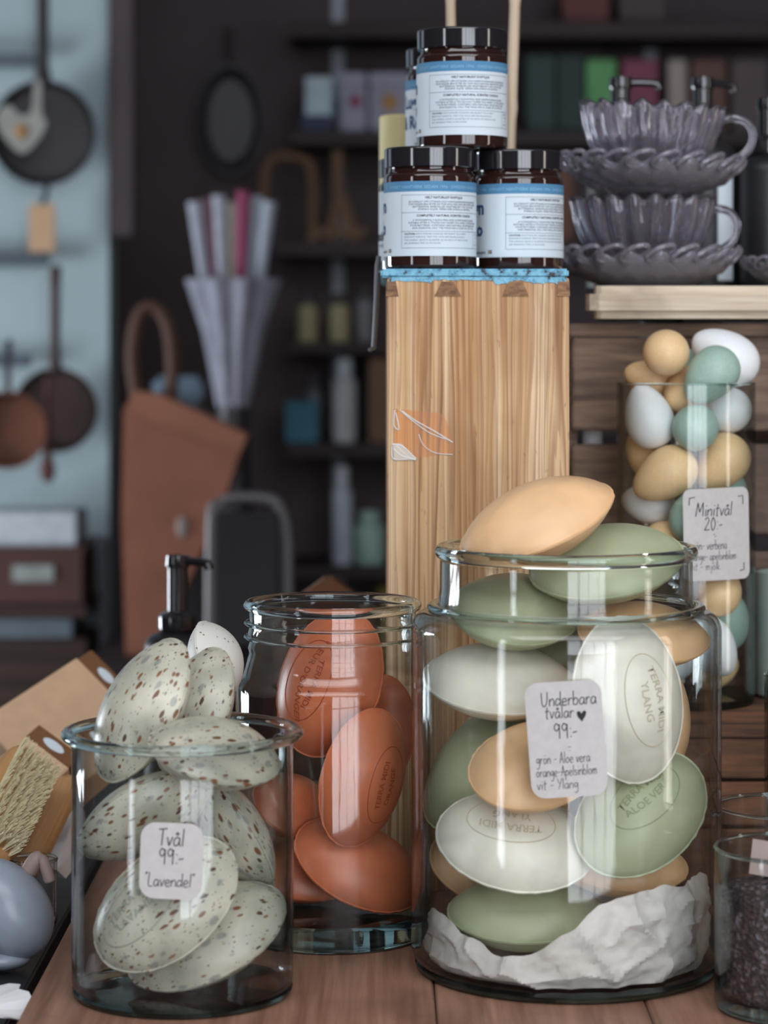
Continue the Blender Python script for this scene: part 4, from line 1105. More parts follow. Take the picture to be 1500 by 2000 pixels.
# black pump bottles behind the cups
def pump(loc, h, r_, rot, label, mat='black_matte', strip=None):
    c = empty('pump_bottle', loc, label, 'bottle', 'black pump bottles', (0, 0, rot))
    MB().lathe([(0, 0), (r_ - 0.004, 0), (r_, 0.004), (r_, h * 0.62)] + arc(r_ - 0.016, h * 0.62, 0.016, 0, 80, 6) + [(0.015, h * 0.62 + 0.019), (0.015, h * 0.62 + 0.022), (0, h * 0.62 + 0.022)], 40).build('body', M[mat], c, sharp=40)
    z = h * 0.62 + 0.020
    MB().lathe([(0.0, z), (0.0205, z), (0.021, z + 0.003), (0.021, z + 0.014), (0.017, z + 0.018), (0.011, z + 0.020), (0.011, h - 0.013), (0.0, h - 0.013)], 32).build('collar', M['black_plastic'], c, sharp=40)
    MB().lathe([(0, h - 0.014), (0.0125, h - 0.014), (0.0135, h - 0.011), (0.0125, h - 0.001), (0.0, h)], 24).tube(crom([(0, 0, h - 0.007), (0.022, 0, h - 0.0065), (0.040, 0, h - 0.008), (0.043, 0, h - 0.014)], 5), 0.0046, 10).build('pump_head', M['black_plastic'], c, sharp=40)
    if strip:
        a0, a1 = strip; vs = []; fs = []; n = 12
        for o in (0.0006, 0.0002):
            for i in range(n + 1):
                a = R(a0 + (a1 - a0) * i / n)
                for zz in (0.012, h * 0.60): vs.append(((r_ + o) * math.sin(a), -(r_ + o) * math.cos(a), zz))
        q = 2 * (n + 1)
        for i in range(n):
            k = 2 * i; fs += [(k, k + 2, k + 3, k + 1), (q + k, q + k + 1, q + k + 3, q + k + 2)]
        mk('label', vs, fs, M['label'], c, True)
    return c
pump(((1212 - 750) / F * 2.86, 2.86, BT), 0.240, 0.0385, 0.0, 'black pump bottle behind the stacked cups, nozzle pointing right')
pump(((1372 - 750) / F * 2.86, 2.86, BT), 0.240, 0.0385, 0.5, 'black pump bottle with a pale label strip behind the cup handles', strip=(-10, 22))
pump(((1500 - 750) / F * 2.84, 2.84, BT), 0.215, 0.034, 0.2, 'black pump bottle at the right edge behind the cut-off saucer')
pump((-0.2215, 2.75, 0.0), 0.264, 0.036, -0.6, 'tall black pump bottle on the counter behind the white dotted soap')
# ------------------------------------------------------------------ glasses at the right
def tumbler(loc, r_, h, label, glass='wall_glass'):
    c = empty('candle_glass', loc, label, 'glass', 'candle glasses by the right edge')
    MB().lathe(shell(arc(r_ - 0.008, 0.0085, 0.008, -80, 0, 5) + [(r_, h * 0.5), (r_, h - 0.002)], 0.0022), 72).build('glass_wall', M[glass], c, sharp=60)
    ring(MB(), r_ - 0.0010, h - 0.0015, 0.0016, 0.0016, 72, 8).build('rim', M['rim_glass'], c, sharp=None)
    MB().lathe([(0, 0.0004), (r_ - 0.006, 0.0004)] + arc(r_ - 0.0065, 0.0064, 0.006, -90, 0, 5) + [(r_ - 0.0005, 0.012), (0, 0.012)], 64).build('base', M['dark_rim_glass'], c, sharp=40)
    return c
T1 = Vector(((1546 - 750) / F * 1.90, 1.90, 0))
t1 = tumbler(T1, 0.057, 0.121, 'low glass filled with dark grains by the lower right corner')
rg = random.Random(4)
mb = MB()
gr = N('dark_grains'); vo = gr.n('TexVoronoi'); gr.link(gr.coord((1, 1, 1)), vo.inputs['Vector']); vo.inputs['Scale'].default_value = 330
sep = gr.n('SeparateColor'); gr.link(vo.outputs['Color'], sep.inputs[0])
M['grains'] = gr.pbr(gr.ramp(sep.outputs[0], [(0.0, C(44, 36, 38)), (0.72, C(62, 52, 54)), (0.86, C(120, 112, 118)), (1.0, C(74, 50, 52))]), 0.6, 0.4, normal=gr.bump(vo.outputs['Distance'], 0.9, 0.002))
def lump(a, i, r_, z):
    k = 0.0012 * noise.noise(Vector((math.cos(a) * 30, math.sin(a) * 30, z * 600)))
    return max(0, r_ + (k if r_ > 0.01 else 0)), z + (1.8 * k if z > 0.08 else 0)
gb = MB().lathe([(0, 0.0128), (0.050, 0.0128)] + [(0.0525, 0.0128 + 0.0042 * i) for i in range(19)] + [(0.045, 0.0915), (0.03, 0.092), (0.015, 0.093), (0, 0.0935)], 110, mod=lump).build('dark_grains', M['grains'], None, sharp=None, loc=T1)
tag(gb, 'dark coarse grains filling the low glass at the lower right', 'grains', kind='stuff')
cardm = MB().box(-0.026, 0.03, -0.0006, 0.0006, 0, 0.026, 0.0)
kt = cardm.build('kraft_slip', plain('mauve_brown_card', C(152, 136, 130), 0.85), None, smooth=False, loc=(T1.x - 0.004, T1.y + 0.014, 0.0935)); kt.rotation_euler = (R(-16), R(9), 0)
tag(kt, 'small kraft paper slip stuck in the dark grains', 'paper')
tumbler(((1532 - 750) / F * 2.09, 2.09, 0), 0.056, 0.117, 'empty low glass standing behind the glass of dark grains')
tumbler((0.3835, 2.235, 0), 0.051, 0.205, 'taller glass at the right edge in front of the dark crate', 'wall_glass_green')
v4 = empty('ceramic_pot', ((1562 - 750) / F * 2.485, 2.485, LZ), 'pale green glazed pot at the right edge beside the mini soap jar', 'pot')
MB().lathe([(0, 0.0), (0.040, 0.0), (0.0435, 0.004), (0.0438, 0.118), (0.0425, 0.121), (0.040, 0.121), (0.040, 0.02), (0, 0.02)], 56).build('body', plain('pale_green_glaze', C(150, 164, 158), 0.35, 0.4, 0.05, 20), v4, sharp=40)

# ------------------------------------------------------------------ things on the side table, left
ce = empty('ceramic_bird', (-0.309, 2.10, TZ), 'blue-grey bird-shaped ceramic figure at the left edge beside the lavender jar', 'figurine')
def blob(mb, c, r_, rot=None, n=36, m=20, egg=0.0):
    vs = []; fs = []
    for i in range(m + 1):
        t = math.pi * i / m
        for k in range(n):
            a = 2 * math.pi * k / n; x = math.cos(t)
            vs.append(Vector((r_[0] * x, r_[1] * math.sin(t) * math.cos(a) * (1 - egg * x), r_[2] * math.sin(t) * math.sin(a) * (1 - egg * x))))
    for i in range(m):
        for k in range(n):
            l = (k + 1) % n; fs.append((i * n + k, (i + 1) * n + k, (i + 1) * n + l, i * n + l))
    if rot is not None: vs = [rot @ v for v in vs]
    return mb.add([v + Vector(c) for v in vs], fs)
cg = plain('blue_grey_glaze', C(150, 158, 172), 0.28, 0.5, 0.06, 60); cw = plain('white_glaze', C(200, 196, 194), 0.4, 0.5, 0.04, 60)
ry = lambda d: Matrix.Rotation(R(d), 3, 'Y')
blob(MB(), (0.0, 0, 0.050), (0.045, 0.032, 0.033), ry(58), egg=-0.12).build('body', cg, ce, sharp=None)
blob(MB(), (-0.033, -0.024, 0.036), (0.040, 0.020, 0.026), ry(68)).build('wing', cw, ce, sharp=None)
MB().tube(crom([(0.016, 0.008, 0.078), (0.022, 0.008, 0.087), (0.027, 0.008, 0.088), (0.031, 0.008, 0.080), (0.034, 0.008, 0.070)], 5), [0.007] * 9 + [0.005] * 12, 12).build('beak', plain('pinkish_clay', C(156, 136, 130), 0.5), ce, sharp=None)
blob(MB(), (-0.006, -0.004, 0.0105), (0.026, 0.022, 0.0100)).build('foot', cg, ce, sharp=None)
# torn white paper
rg = random.Random(8)
n = 34; top_ = []
for i in range(n):
    a = 2 * math.pi * i / n; r_ = 1 + 0.10 * noise.noise(Vector((math.cos(a) * 4, math.sin(a) * 4, 2))) + rg.uniform(-0.05, 0.05)
    top_.append((0.055 * r_ * math.cos(a), 0.050 * r_ * math.sin(a), 0.018 + 0.007 * math.sin(3 * a) + rg.uniform(-0.002, 0.002)))
vs = [(0, 0, 0.014)] + top_ + [(0, 0, 0.0128)] + [(x, y, z - 0.0010) for x, y, z in top_]
mid = [(0.5 * x, 0.5 * y, 0.014 + rg.uniform(-0.003, 0.004)) for x, y, z in top_]
fs = [(0, 1 + i, 1 + (i + 1) % n) for i in range(n)] + [(n + 1, n + 2 + (i + 1) % n, n + 2 + i) for i in range(n)] + [(1 + i, n + 2 + i, n + 2 + (i + 1) % n, 1 + (i + 1) % n) for i in range(n)]
tpz = mk('torn_paper', vs, fs, plain('white_tissue', C(226, 226, 228), 0.9, 0.1, 0.03), None, False, None, (-0.318, 1.925, TZ - 0.002))
tpz.rotation_euler = (R(0), R(0), 0.3)
tag(tpz, 'torn piece of white paper by the lower left corner', 'paper')
# brush leaning on the cartons
brw = wood('honey_brush_wood', C(200, 156, 108), C(160, 114, 72), 'x', 60, 4, (0.3, 0.65), 0.5)
def brush(p0, p1, wdt, label, tuft=True, upv=(0.62, -0.62, 0.48)):
    a = Vector(p0); b = Vector(p1); d = b - a; L = d.length; d.normalize()
    up = Vector(upv); up = (up - d * up.dot(d)).normalized(); s_ = up.cross(d)
    mtx = Matrix((d, s_, up)).transposed().to_4x4(); mtx.translation = (a + b) / 2
    c = empty('scrubbing_brush', (a + b) / 2, label, 'brush', 'wooden brushes'); c.rotation_euler = mtx.to_euler()
    hl = L / 2; mb = MB()
    prof = []
    n = 30; vs = []; fs = []
    out = [(hl * math.copysign(abs(math.cos(t)) ** 0.5, math.cos(t)), wdt / 2 * math.copysign(abs(math.sin(t)) ** 0.7, math.sin(t))) for t in [2 * math.pi * i / n for i in range(n)]]
    for z, q in ((-0.010, 0.92), (-0.007, 1.0), (0.004, 1.0), (0.007, 0.93)):
        vs += [(x * q, y * q, z) for x, y in out]
    for i in range(3):
        for k in range(n): fs.append((i * n + k, i * n + (k + 1) % n, (i + 1) * n + (k + 1) % n, (i + 1) * n + k))
    fs += [tuple(range(n))[::-1], tuple(3 * n + k for k in range(n))]
    mb.add(vs, fs).build('handle', brw, c, sharp=40)
    if tuft:
        rg = random.Random(2); bm_ = MB()
        nx_, ny_ = 26, 6
        for i in range(nx_):
            for j in range(ny_):
                x = -hl * 0.84 + 1.68 * hl * i / (nx_ - 1); y = (-0.5 + j / (ny_ - 1)) * wdt * 0.62
                if (x / hl) ** 4 + (y / (wdt / 2)) ** 4 > 0.75: continue
                for q in range(10):
                    ox_, oy_ = rg.uniform(-.0013, .0013), rg.uniform(-.0013, .0013); h = 0.021 + rg.uniform(-.002, .002)
                    ex, ey = x + ox_ * 2.4 + y * 0.02, y * 1.12 + oy_ * 2.4; e = 0.00042
                    bm_.add([(x + ox_ - e, y + oy_ - e, 0.0062), (x + ox_ + e, y + oy_ - e, 0.0062), (x + ox_, y + oy_ + e, 0.0062), (ex - e, ey, h), (ex + e, ey, h), (ex, ey + e, h)],
                            [(0, 1, 4, 3), (1, 2, 5, 4), (2, 0, 3, 5), (3, 4, 5)])
        tag(bm_.build('bristles', plain('cream_bristle', C(236, 226, 190), 0.8, 0.2, 0.1, 80), c, smooth=False), kind='stuff')
    return c
brush(P(-28, 1668, 2.22), P(66, 1478, 2.34), 0.058, 'honey-coloured scrubbing brush with pale bristles leaning at the left edge')
brush(P(40, 1716, 2.25), P(136, 1520, 2.40), 0.024, 'narrow honey-coloured brush back beside the bristled one, bristles turned away', False, (-0.2, -0.7, 0.7))
# white felt cloth under the brushes
fc = []
p = [P(100, 1705, 2.30), P(150, 1560, 2.47), P(158, 1650, 2.36), P(120, 1760, 2.22)]
p = [P(70, 1690, 2.33), P(150, 1570, 2.47), P(160, 1640, 2.40), P(112, 1700, 2.28)]
vs = []
for q in p: vs.append(q)
for q in p: vs.append(q + Vector((0.006, 0.012, -0.010)))
fl = mk('felt_cloth', [v - p[0] for v in vs], [(3, 2, 1, 0), (4, 5, 6, 7)] + [(i, (i + 1) % 4, 4 + (i + 1) % 4, 4 + i) for i in range(4)], plain('grey_white_felt', C(196, 190, 190), 0.95, 0.1, 0.05, 200), None, False, None, p[0])
tag(fl, 'folded grey-white felt cloth wedged between the brush and the lavender jar', 'cloth')
# kraft drawer boxes tipped on the side table
def carton(p0, p1, p2, depth, label):
    """p0 top-left, p1 top-right (towards the slotted end), p2 bottom-left of the pale face"""
    a, b, c_ = Vector(p0), Vector(p1), Vector(p2)
    ex = b - a; ez = a - c_; L = ex.length; ex.normalize(); ez = (ez - ex * ez.dot(ex)); H = ez.length; ez.normalize(); ey = ez.cross(ex)
    mtx = Matrix((ex, ey, ez)).transposed().to_4x4(); cen = a + ex * L / 2 - ez * H / 2 + ey * depth / 2
    e = empty('kraft_carton', cen, label, 'box', 'kraft cartons'); e.rotation_euler = mtx.to_euler()
    MB().box(-L / 2, L / 2 - 0.012, -depth / 2, depth / 2, -H / 2, H / 2, 0.001).build('sleeve', M['kraft'], e)
    MB().box(L / 2 - 0.012, L / 2 + 0.006, -depth / 2 + 0.001, depth / 2 - 0.001, -H / 2 + 0.001, H / 2 - 0.001, 0.0008).build('drawer', M['kraft_dark'], e)
    MB().lathe([(0, 0), (0.006, 0), (0.006, 0.0008), (0, 0.0008)], 20, mat=Matrix.Translation((L / 2 - 0.003, -depth / 2 + 0.0009, 0)) @ Matrix.Diagonal((0.75, 1, 2.2, 1)) @ Matrix.Rotation(R(90), 4, 'X')).build('finger_hole', M['label'], e)
    return e
carton(P(-40, 1408, 2.60), P(168, 1272, 2.66), P(20, 1520, 2.55), 0.045, 'kraft carton with a brown end tilted up behind the lavender jar, topmost')
carton(P(-70, 1540, 2.42), P(66, 1420, 2.47), P(-20, 1640, 2.38), 0.045, 'kraft carton with a brown end lying lower at the left edge, above the brush')
carton(P(20, 1530, 2.50), P(160, 1412, 2.55), P(74, 1604, 2.46), 0.03, 'kraft carton lying under the tilted one, close to the lavender jar')
tumbler((-0.3085, 2.245, TZ), 0.022, 0.062, 'tiny glass standing between the ceramic bird and the lavender jar')
# wooden wedge and yellow tin behind the threaded jar
wz = tag(MB().prism([(-0.03, 0), (0.03, 0), (0.03, 0.008), (0.006, 0.026), (-0.004, 0.025), (-0.03, 0.006)], -0.02, 0.02).build('wooden_wedge', plain('dull_brown_wood', C(122, 82, 54), 0.6), None, sharp=30, loc=P(640, 1180, 2.9)), 'brown wooden wedge showing above the rim of the threaded jar', 'wood block')
wz.location = (-0.064, 2.9, 0.0)
bk = empty('wooden_block', (-0.064, 2.9, 0.0), 'dark wooden block standing on the counter behind the threaded jar', 'wood block')
hb = ZC + (HY - 1172) / F * 2.9
MB().box(-0.06, 0.06, -0.04, 0.04, 0, hb, 0.003).build('body', wd_dark, bk)
wz.location.z = hb + 0.0003

# ------------------------------------------------------------------ the shop behind
YB = 6.0
def px(x, Y=YB): return (x - 750) / F * Y
def pz(y, Y=YB): return ZC + (HY - y) / F * Y
def slab(mb, x0, x1, y0, y1, Y, d, bev=0.0): return mb.box(px(x0, Y), px(x1, Y), Y, Y + d, pz(y1, Y), pz(y0, Y), bev)
steel = M['grey_metal']
# rails on the pale partition
for i, (y0, y1, xe) in enumerate(((104, 130, 75), (492, 520, 95), (692, 716, 60))):
    r_ = tag(slab(MB(), -260, xe, y0, y1, 5.94, 0.02, 0.004).build('hanging_rail', plain('slate_grey_rail', C(92, 102, 112), 0.5), None),
        ['slate grey hanging rail high on the pale partition, behind the black pan', 'slate grey hanging rail in the middle of the pale partition, by the paper tag', 'slate grey hanging rail low on the pale partition, above the copper pan'][i], 'rail', 'hanging rails on the partition')
    MB().box(px(-200, 5.94), px(-190, 5.94), 5.958, 6.0, pz(y1), pz(y0)).build('bracket', steel, r_)
def pan(cx, cy, Y, rad, htop, label, mat, deep=0.035, hw=0.010, extra=None):
    o = empty('hanging_pan', (px(cx, Y), Y, pz(cy, Y)), label, 'pan', 'pans hanging on the partition')
    rot = Matrix.Rotation(R(90), 4, 'X')
    MB().lathe([(0, 0), (rad * 0.86, 0), (rad * 0.90, 0.003), (rad, deep), (rad - 0.004, deep), (rad * 0.86, 0.006), (0, 0.006)], 48, mat=rot).build('pan_body', mat, o, sharp=40)
    ht = pz(htop, Y) - pz(cy, Y)
    MB().tube(crom([(0, -deep, rad * 0.93), (0, -deep - 0.004, rad * 1.25), (0, -deep - 0.002, ht - 0.05), (0, -deep, ht)], 5), [hw * 1.35] * 5 + [hw] * 6 + [hw * 1.2] * 5, 10).build('handle', mat, o)
    return o
pan(88, 262, 5.93, 0.122, -60, 'round black iron pan hanging high on the pale partition', M['iron'], hw=0.014)
hm = empty('heart_mould', (px(62), 5.84, pz(258)), 'pale grey heart-shaped mould hanging in front of the black pan', 'mould')
hp = [(0, -.062), (-.036, -.03), (-.056, .006), (-.05, .036), (-.028, .048), (-.004, .026), (.022, .034), (.03, .10), (.044, .10), (.046, .03), (.056, .006), (.036, -.034)]
hpts = [(p.x, p.z) for p in crom([(x, 0, z) for x, z in hp], 4, True)]
MB().prism(hpts, -0.012, 0.012).build('body', plain('pale_pewter', C(156, 158, 152), 0.5), hm, sharp=40)
blob(MB(), (0.0, -0.012, -0.012), (0.016, 0.006, 0.018)).build('ochre_centre', plain('ochre', C(170, 130, 84), 0.7), hm)
MB().tube([(0.037, 0.0, 0.095), (0.036, 0.03, 0.115), (0.035, 0.06, 0.12)], 0.003, 8).build('hook', steel, hm)
tg = tag(slab(MB(), 56, 108, 398, 492, 5.90, 0.006, 0.002).build('paper_tag', M['kraft'], None), 'tan paper tag hanging under the black pan', 'tag')
tgm = MB().tube([(px(84, 5.9), 5.903, pz(400, 5.9)), (px(90, 5.9), 5.905, pz(372, 5.9)), (px(92, 5.9), 5.92, pz(356, 5.9))], 0.006, 8).build('string', M['iron'], tg)
pan(112, 800, 5.92, 0.098, 520, 'dark brown pan hanging low on the pale partition, right one', plain('dark_brown_iron', C(64, 46, 44), 0.5), hw=0.011)
cop = empty('copper_pan', (px(20, 5.80), 5.80, pz(838, 5.8)), 'copper pan hanging in front of the dark brown one, cut off by the left edge', 'pan')
MB().lathe([(0, 0), (0.07, 0), (0.078, 0.004), (0.088, 0.05), (0.084, 0.05), (0.074, 0.008), (0, 0.006)], 40, mat=Matrix.Rotation(R(90), 4, 'X')).build('pan_body', plain('dull_copper', C(112, 70, 54), 0.5, 0.4, 0.2, 20, 0.2), cop, sharp=40)
MB().tube([(0, -0.04, 0.08), (0, -0.045, 0.14), (0, -0.02, 0.20)], 0.008, 8).build('handle', M['iron'], cop)
sp = empty('wooden_ladle', (px(93, 5.86), 5.86, pz(900, 5.86)), 'reddish wooden ladle hanging below the dark brown pan', 'ladle')
MB().tube([(0, 0, 0.19), (0, 0, 0.06), (0, 0, 0.0)], [0.007, 0.008, 0.012], 10).build('handle', plain('red_brown_wood', C(92, 54, 50), 0.6), sp)
blob(MB(), (0, 0, -0.022), (0.018, 0.010, 0.028)).build('bowl', plain('red_brown_wood_bowl', C(92, 54, 50), 0.6), sp)
# shelf unit with paper stack and drawer under the pans
su = empty('drawer_chest', (px(60, 5.6), 5.72, FZ), 'dark brown chest with a labelled drawer below the hanging pans', 'chest')
def sub(mb, x0, x1, y0, y1, Y, d, root, bev=0.0):
    return mb.box(px(x0, Y) - root.location.x, px(x1, Y) - root.location.x, Y - root.location.y, Y + d - root.location.y, pz(y1, Y) - root.location.z, pz(y0, Y) - root.location.z, bev)
chest = plain('red_brown_chest', C(84, 58, 54), 0.6, 0.3, 0.1, 12)
zc_ = pz(1068, 5.6) - FZ
sub(MB(), -300, 168, 1069, 1075, 5.6, 0.3, su).build('top_board', chest, su)
sub(MB(), -300, 160, 1076, 1178, 5.6, 0.28, su).build('drawer', chest, su)
sub(MB(), -300, 168, 1180, 1206, 5.62, 0.28, su).build('rail', wd_dark, su)
sub(MB(), -300, 140, 1210, 1246, 5.60, 0.26, su).build('pale_drawer_front', plain('slate_paint', C(98, 110, 120), 0.5), su)
sub(MB(), -300, 168, 1248, 1900, 5.62, 0.26, su).build('cabinet_body', wd_dark, su)
sub(MB(), 24, 104, 1104, 1136, 5.594, 0.006, su).build('label_holder', plain('pale_label', C(150, 158, 156), 0.6), su)
ps_ = slab(MB(), -120, 150, 1000, 1067, 5.63, 0.2, 0.004).build('paper_stack', plain('white_paper', C(196, 206, 214), 0.8), None)
tag(ps_, 'stack of white papers lying on the dark drawer chest', 'papers')
po = slab(MB(), 194, 214, 1050, 1900, 5.7, 0.02, 0.003).build('steel_post', plain('blue_steel', C(92, 96, 108), 0.5), None)
tag(po, 'slim steel post standing at the edge of the pale partition', 'post'); po.scale = (1, 1, 1)
# dark door leaf beside the partition
dl = struct(slab(MB(), 216, 262, -300, 460, 5.9, 0.05, 0.006).build('door_1', M['wall_dark'], None, smooth=False))
dl.location.z = 0
# hanging black skillets on the dark wall
bp = empty('hanging_skillet', (px(448, 6.5), 6.56, pz(232, 6.5)), 'oval black skillet hanging on the dark back wall', 'pan')
MB().lathe([(0, 0), (0.10, 0), (0.13, 0.03), (0.125, 0.03), (0.095, 0.006), (0, 0.006)], 40, mat=Matrix.Diagonal((0.62, 1, 1.1, 1)) @ Matrix.Rotation(R(90), 4, 'X')).build('pan_body', M['iron'], bp)
MB().tube([(0, -0.02, 0.12), (0, -0.02, 0.24)], 0.008, 8).build('handle', M['iron'], bp)
# wall shelving
YS = 6.28
sh = empty('wall_shelf', (px(1040, YS), 6.44, FZ), 'dark wall shelving with grey uprights across the back of the shop', 'shelf')
M['shelf'] = plain('dark_shelf_board', C(50, 40, 42), 0.6, 0.3, 0.1, 10)
for (y0, y1, x0) in ((42, 72, 566), (256, 282, 566), (472, 500, 540), (668, 690, 560), (866, 892, 560), (1106, 1130, 560), (1330, 1352, 560)):
    sub(MB(), x0, 1700, y0, y1, YS, 0.30, sh, 0.003).build('shelf_board', M['shelf'], sh)
for x in (660, 1270):
    b = MB(); sub(b, x - 12, x + 12, -260, 1900, 6.575, 0.02, sh).build('upright', plain('grey_upright', C(160, 168, 178), 0.5), sh)
def boxthing(name, label, cat, x0, x1, y0, y1, Y, d, c, group=None, lid=None, bev=0.004):
    o = empty(name, ((px(x0, Y) + px(x1, Y)) / 2, Y + d / 2, pz(y1, Y)), label, cat, group)
    w_ = (px(x1, Y) - px(x0, Y)) / 2; h = pz(y0, Y) - pz(y1, Y)
    m_ = plain(name + '_surface', c, 0.6, 0.3, 0.08, 14)
    MB().box(-w_, w_, -d / 2, d / 2, 0, h * (0.80 if lid else 1), bev).build('body', m_, o)
    if lid: MB().box(-w_ * 1.02, w_ * 1.02, -d / 2 - 0.002, d / 2 + 0.002, h * 0.80 + 0.0005, h, bev).build('lid', plain(name + '_lid', lid, 0.6), o)
    return o
gs = 'boxes along the back shelves'
Yb = 6.31
boxthing('gift_box', 'pale blue-grey box on the back shelf left of the yellow candle', 'box', 596, 648, 150, 255.5, Yb, 0.12, C(182, 202, 214), gs, C(190, 208, 218))
boxthing('gift_box', 'navy box standing low behind the pale blue-grey one', 'box', 586, 648, 225, 255.5, Yb - 0.022, 0.018, C(52, 58, 86), gs)
b_ = boxthing('gift_box', 'lilac-grey box with a rose spot on the back shelf', 'box', 664, 716, 142, 255.5, Yb, 0.12, C(152, 154, 172), gs, C(160, 162, 180))
blob(MB(), (0.005, -0.06, 0.072), (0.016, 0.003, 0.018)).build('rose_spot', plain('rose', C(140, 72, 96), 0.7), b_)
b_ = boxthing('gift_box', 'lilac-grey box with an ochre spot on the back shelf', 'box', 722, 800, 142, 255.5, Yb, 0.12, C(152, 152, 170), gs, C(160, 162, 180))
blob(MB(), (0.0, -0.06, 0.07), (0.020, 0.003, 0.022)).build('ochre_spot', plain('ochre_paint', C(176, 132, 84), 0.7), b_)
for i, (x0, x1, c_, lab) in enumerate(((1030, 1086, C(46, 66, 66), 'dark teal folder standing right of the bamboo cane'), (1090, 1142, C(42, 58, 58), 'dark teal folder standing next to the bright green box'), (1146, 1204, C(92, 150, 96), 'bright green box on the back shelf above the glass cups'),
                                      (1216, 1286, C(120, 62, 82), 'mauve box on the back shelf between the two pump heads'), (1306, 1342, C(150, 138, 132), 'greyish white box on the back shelf left of the second pump'), (1352, 1420, C(92, 66, 58), 'brown box on the back shelf behind the second pump'), (1430, 1500, C(84, 72, 74), 'dull grey-brown box at the right end of the back shelf'))):
    boxthing('shelf_box', lab, 'box', x0, x1, 108 if i < 2 else 116, 255.5, Yb, 0.16, c_, gs)
for i, (x0, x1, c_, lab) in enumerate(((1100, 1190, C(96, 54, 50), 'reddish box on the uppermost shelf at the right'), (1210, 1300, C(74, 62, 62), 'brown box on the uppermost shelf next to the reddish one'))):
    boxthing('shelf_box', lab, 'box', x0, x1, -40, 41.5, Yb, 0.16, c_, gs)
boxthing('shelf_box', 'rust-brown crate on the second shelf behind the right candle', 'box', 1000, 1120, 330, 471.5, Yb, 0.16, C(104, 70, 58), gs)
# carved wooden letter n and easel shape on the second shelf
wl = plain('ochre_brown_wood', C(110, 86, 66), 0.6, 0.3, 0.15, 12)
ln = empty('wooden_arch', (px(566, Yb), Yb + 0.03, pz(471.5, Yb)), 'brown wooden arch standing on the back shelf beside the easel', 'ornament')
mb = MB().tube(crom([(-0.065, 0, 0.0), (-0.065, 0, 0.14), (-0.05, 0, 0.20), (0.0, 0, 0.212), (0.045, 0, 0.195), (0.055, 0, 0.14), (0.055, 0, 0.0)], 5), 0.013, 10)
mb.build('arch', wl, ln); MB().box(-0.08, -0.05, -0.015, 0.015, 0, 0.012).box(0.04, 0.07, -0.015, 0.015, 0, 0.012).build('foot', wl, ln)
le = empty('wooden_easel', (px(668, Yb), Yb + 0.03, pz(471.5, Yb)), 'brown wooden easel figure standing on the back shelf', 'ornament')
MB().tube([(-0.01, 0, 0.225), (-0.012, 0, 0.1), (-0.03, 0, 0.0)], [0.016, 0.014, 0.018], 10).build('back_leg', wl, le)
MB().tube([(0.0, 0.0, 0.12), (0.03, 0, 0.0)], [0.013, 0.02], 10).build('front_leg', wl, le)
MB().box(-0.07, 0.06, -0.012, 0.012, 0.012, 0.036, 0.003).build('ledge', wl, le)
# jars and bottles on the lower shelves
def bottle(name, label, cat, x, y0, y1, w_, c_, cap=None, group='jars and bottles on the back shelves'):
    h = pz(y0, Yb) - pz(y1, Yb); r_ = w_ / 2 * Yb / F
    o = empty(name, (px(x, Yb), Yb + r_ + 0.01, pz(y1, Yb)), label, cat, group)
    hb_ = h * 0.78
    MB().lathe([(0, 0), (r_ * 0.95, 0), (r_, 0.004), (r_, hb_ - r_ * 0.4), (r_ * 0.8, hb_ - 0.005), (r_ * 0.6, hb_), (0, hb_)], 32).build('body', plain(name + '_glaze', c_, 0.4, 0.4, 0.08, 20), o, sharp=40)
    MB().lathe([(0, hb_ + 0.0003), (r_ * 0.66, hb_ + 0.0003), (r_ * 0.66, h), (0, h)], 24).build('lid', plain(name + '_lid', cap or C(60, 56, 58), 0.5), o, sharp=40)
    return o
bottle('yellow_jar', 'dull yellow jar on the back shelf, left one of the pair', 'jar', 600, 572, 667.5, 42, C(166, 156, 122))
bottle('yellow_jar', 'dull yellow jar on the back shelf, right one beside the iron strap', 'jar', 662, 572, 667.5, 42, C(170, 160, 126))
bottle('white_jar', 'pale jar on the back shelf just left of the iron strap', 'jar', 714, 560, 667.5, 36, C(120, 122, 128))
boxthing('turquoise_box', 'turquoise box on the third shelf left of the pine box', 'box', 556, 620, 784, 865.5, Yb, 0.10, C(58, 112, 132), gs)
bottle('white_bottle', 'white bottle on the third shelf beside the turquoise box', 'bottle', 672, 700, 865.5, 48, C(188, 192, 196), C(190, 200, 208))
bottle('grey_bottle', 'slim grey bottle behind the turquoise box', 'bottle', 612, 730, 865.5, 26, C(96, 104, 112))
boxthing('shelf_box', 'tan box on the third shelf against the pine box', 'box', 720, 790, 700, 865.5, Yb, 0.16, C(112, 86, 68), gs)
bottle('white_bottle', 'tall white bottle on the fourth shelf', 'bottle', 668, 912, 1105.5, 40, C(186, 194, 208), C(190, 196, 206))
bottle('white_bottle', 'squat pale green bottle on the fourth shelf against the pine box', 'bottle', 722, 1000, 1105.5, 60, C(160, 192, 182), C(160, 186, 180))
bottle('yellow_jar', 'mustard jar on the fifth shelf against the pine box', 'jar', 754, 1150, 1329.5, 60, C(120, 108, 50), C(128, 116, 58))

# ------------------------------------------------------------------ display table with bouquet, leather bag and chair
YT = 5.3
dt = empty('display_table', (px(330, YT), 5.55, FZ), 'dark low display table behind the jars carrying the bouquet and leather bag', 'table')
tz = -0.16
MB().box(-0.155, 0.42, -0.40, 0.42, tz - 0.03 - FZ, tz - FZ, 0.004).build('tabletop', M['shelf'], dt)
for x in (-0.125, 0.38):
    for y in (-0.36, 0.38): MB().box(x - 0.025, x + 0.025, y - 0.025, y + 0.025, 0, tz - 0.0305 - FZ).build('leg', wd_dark, dt)
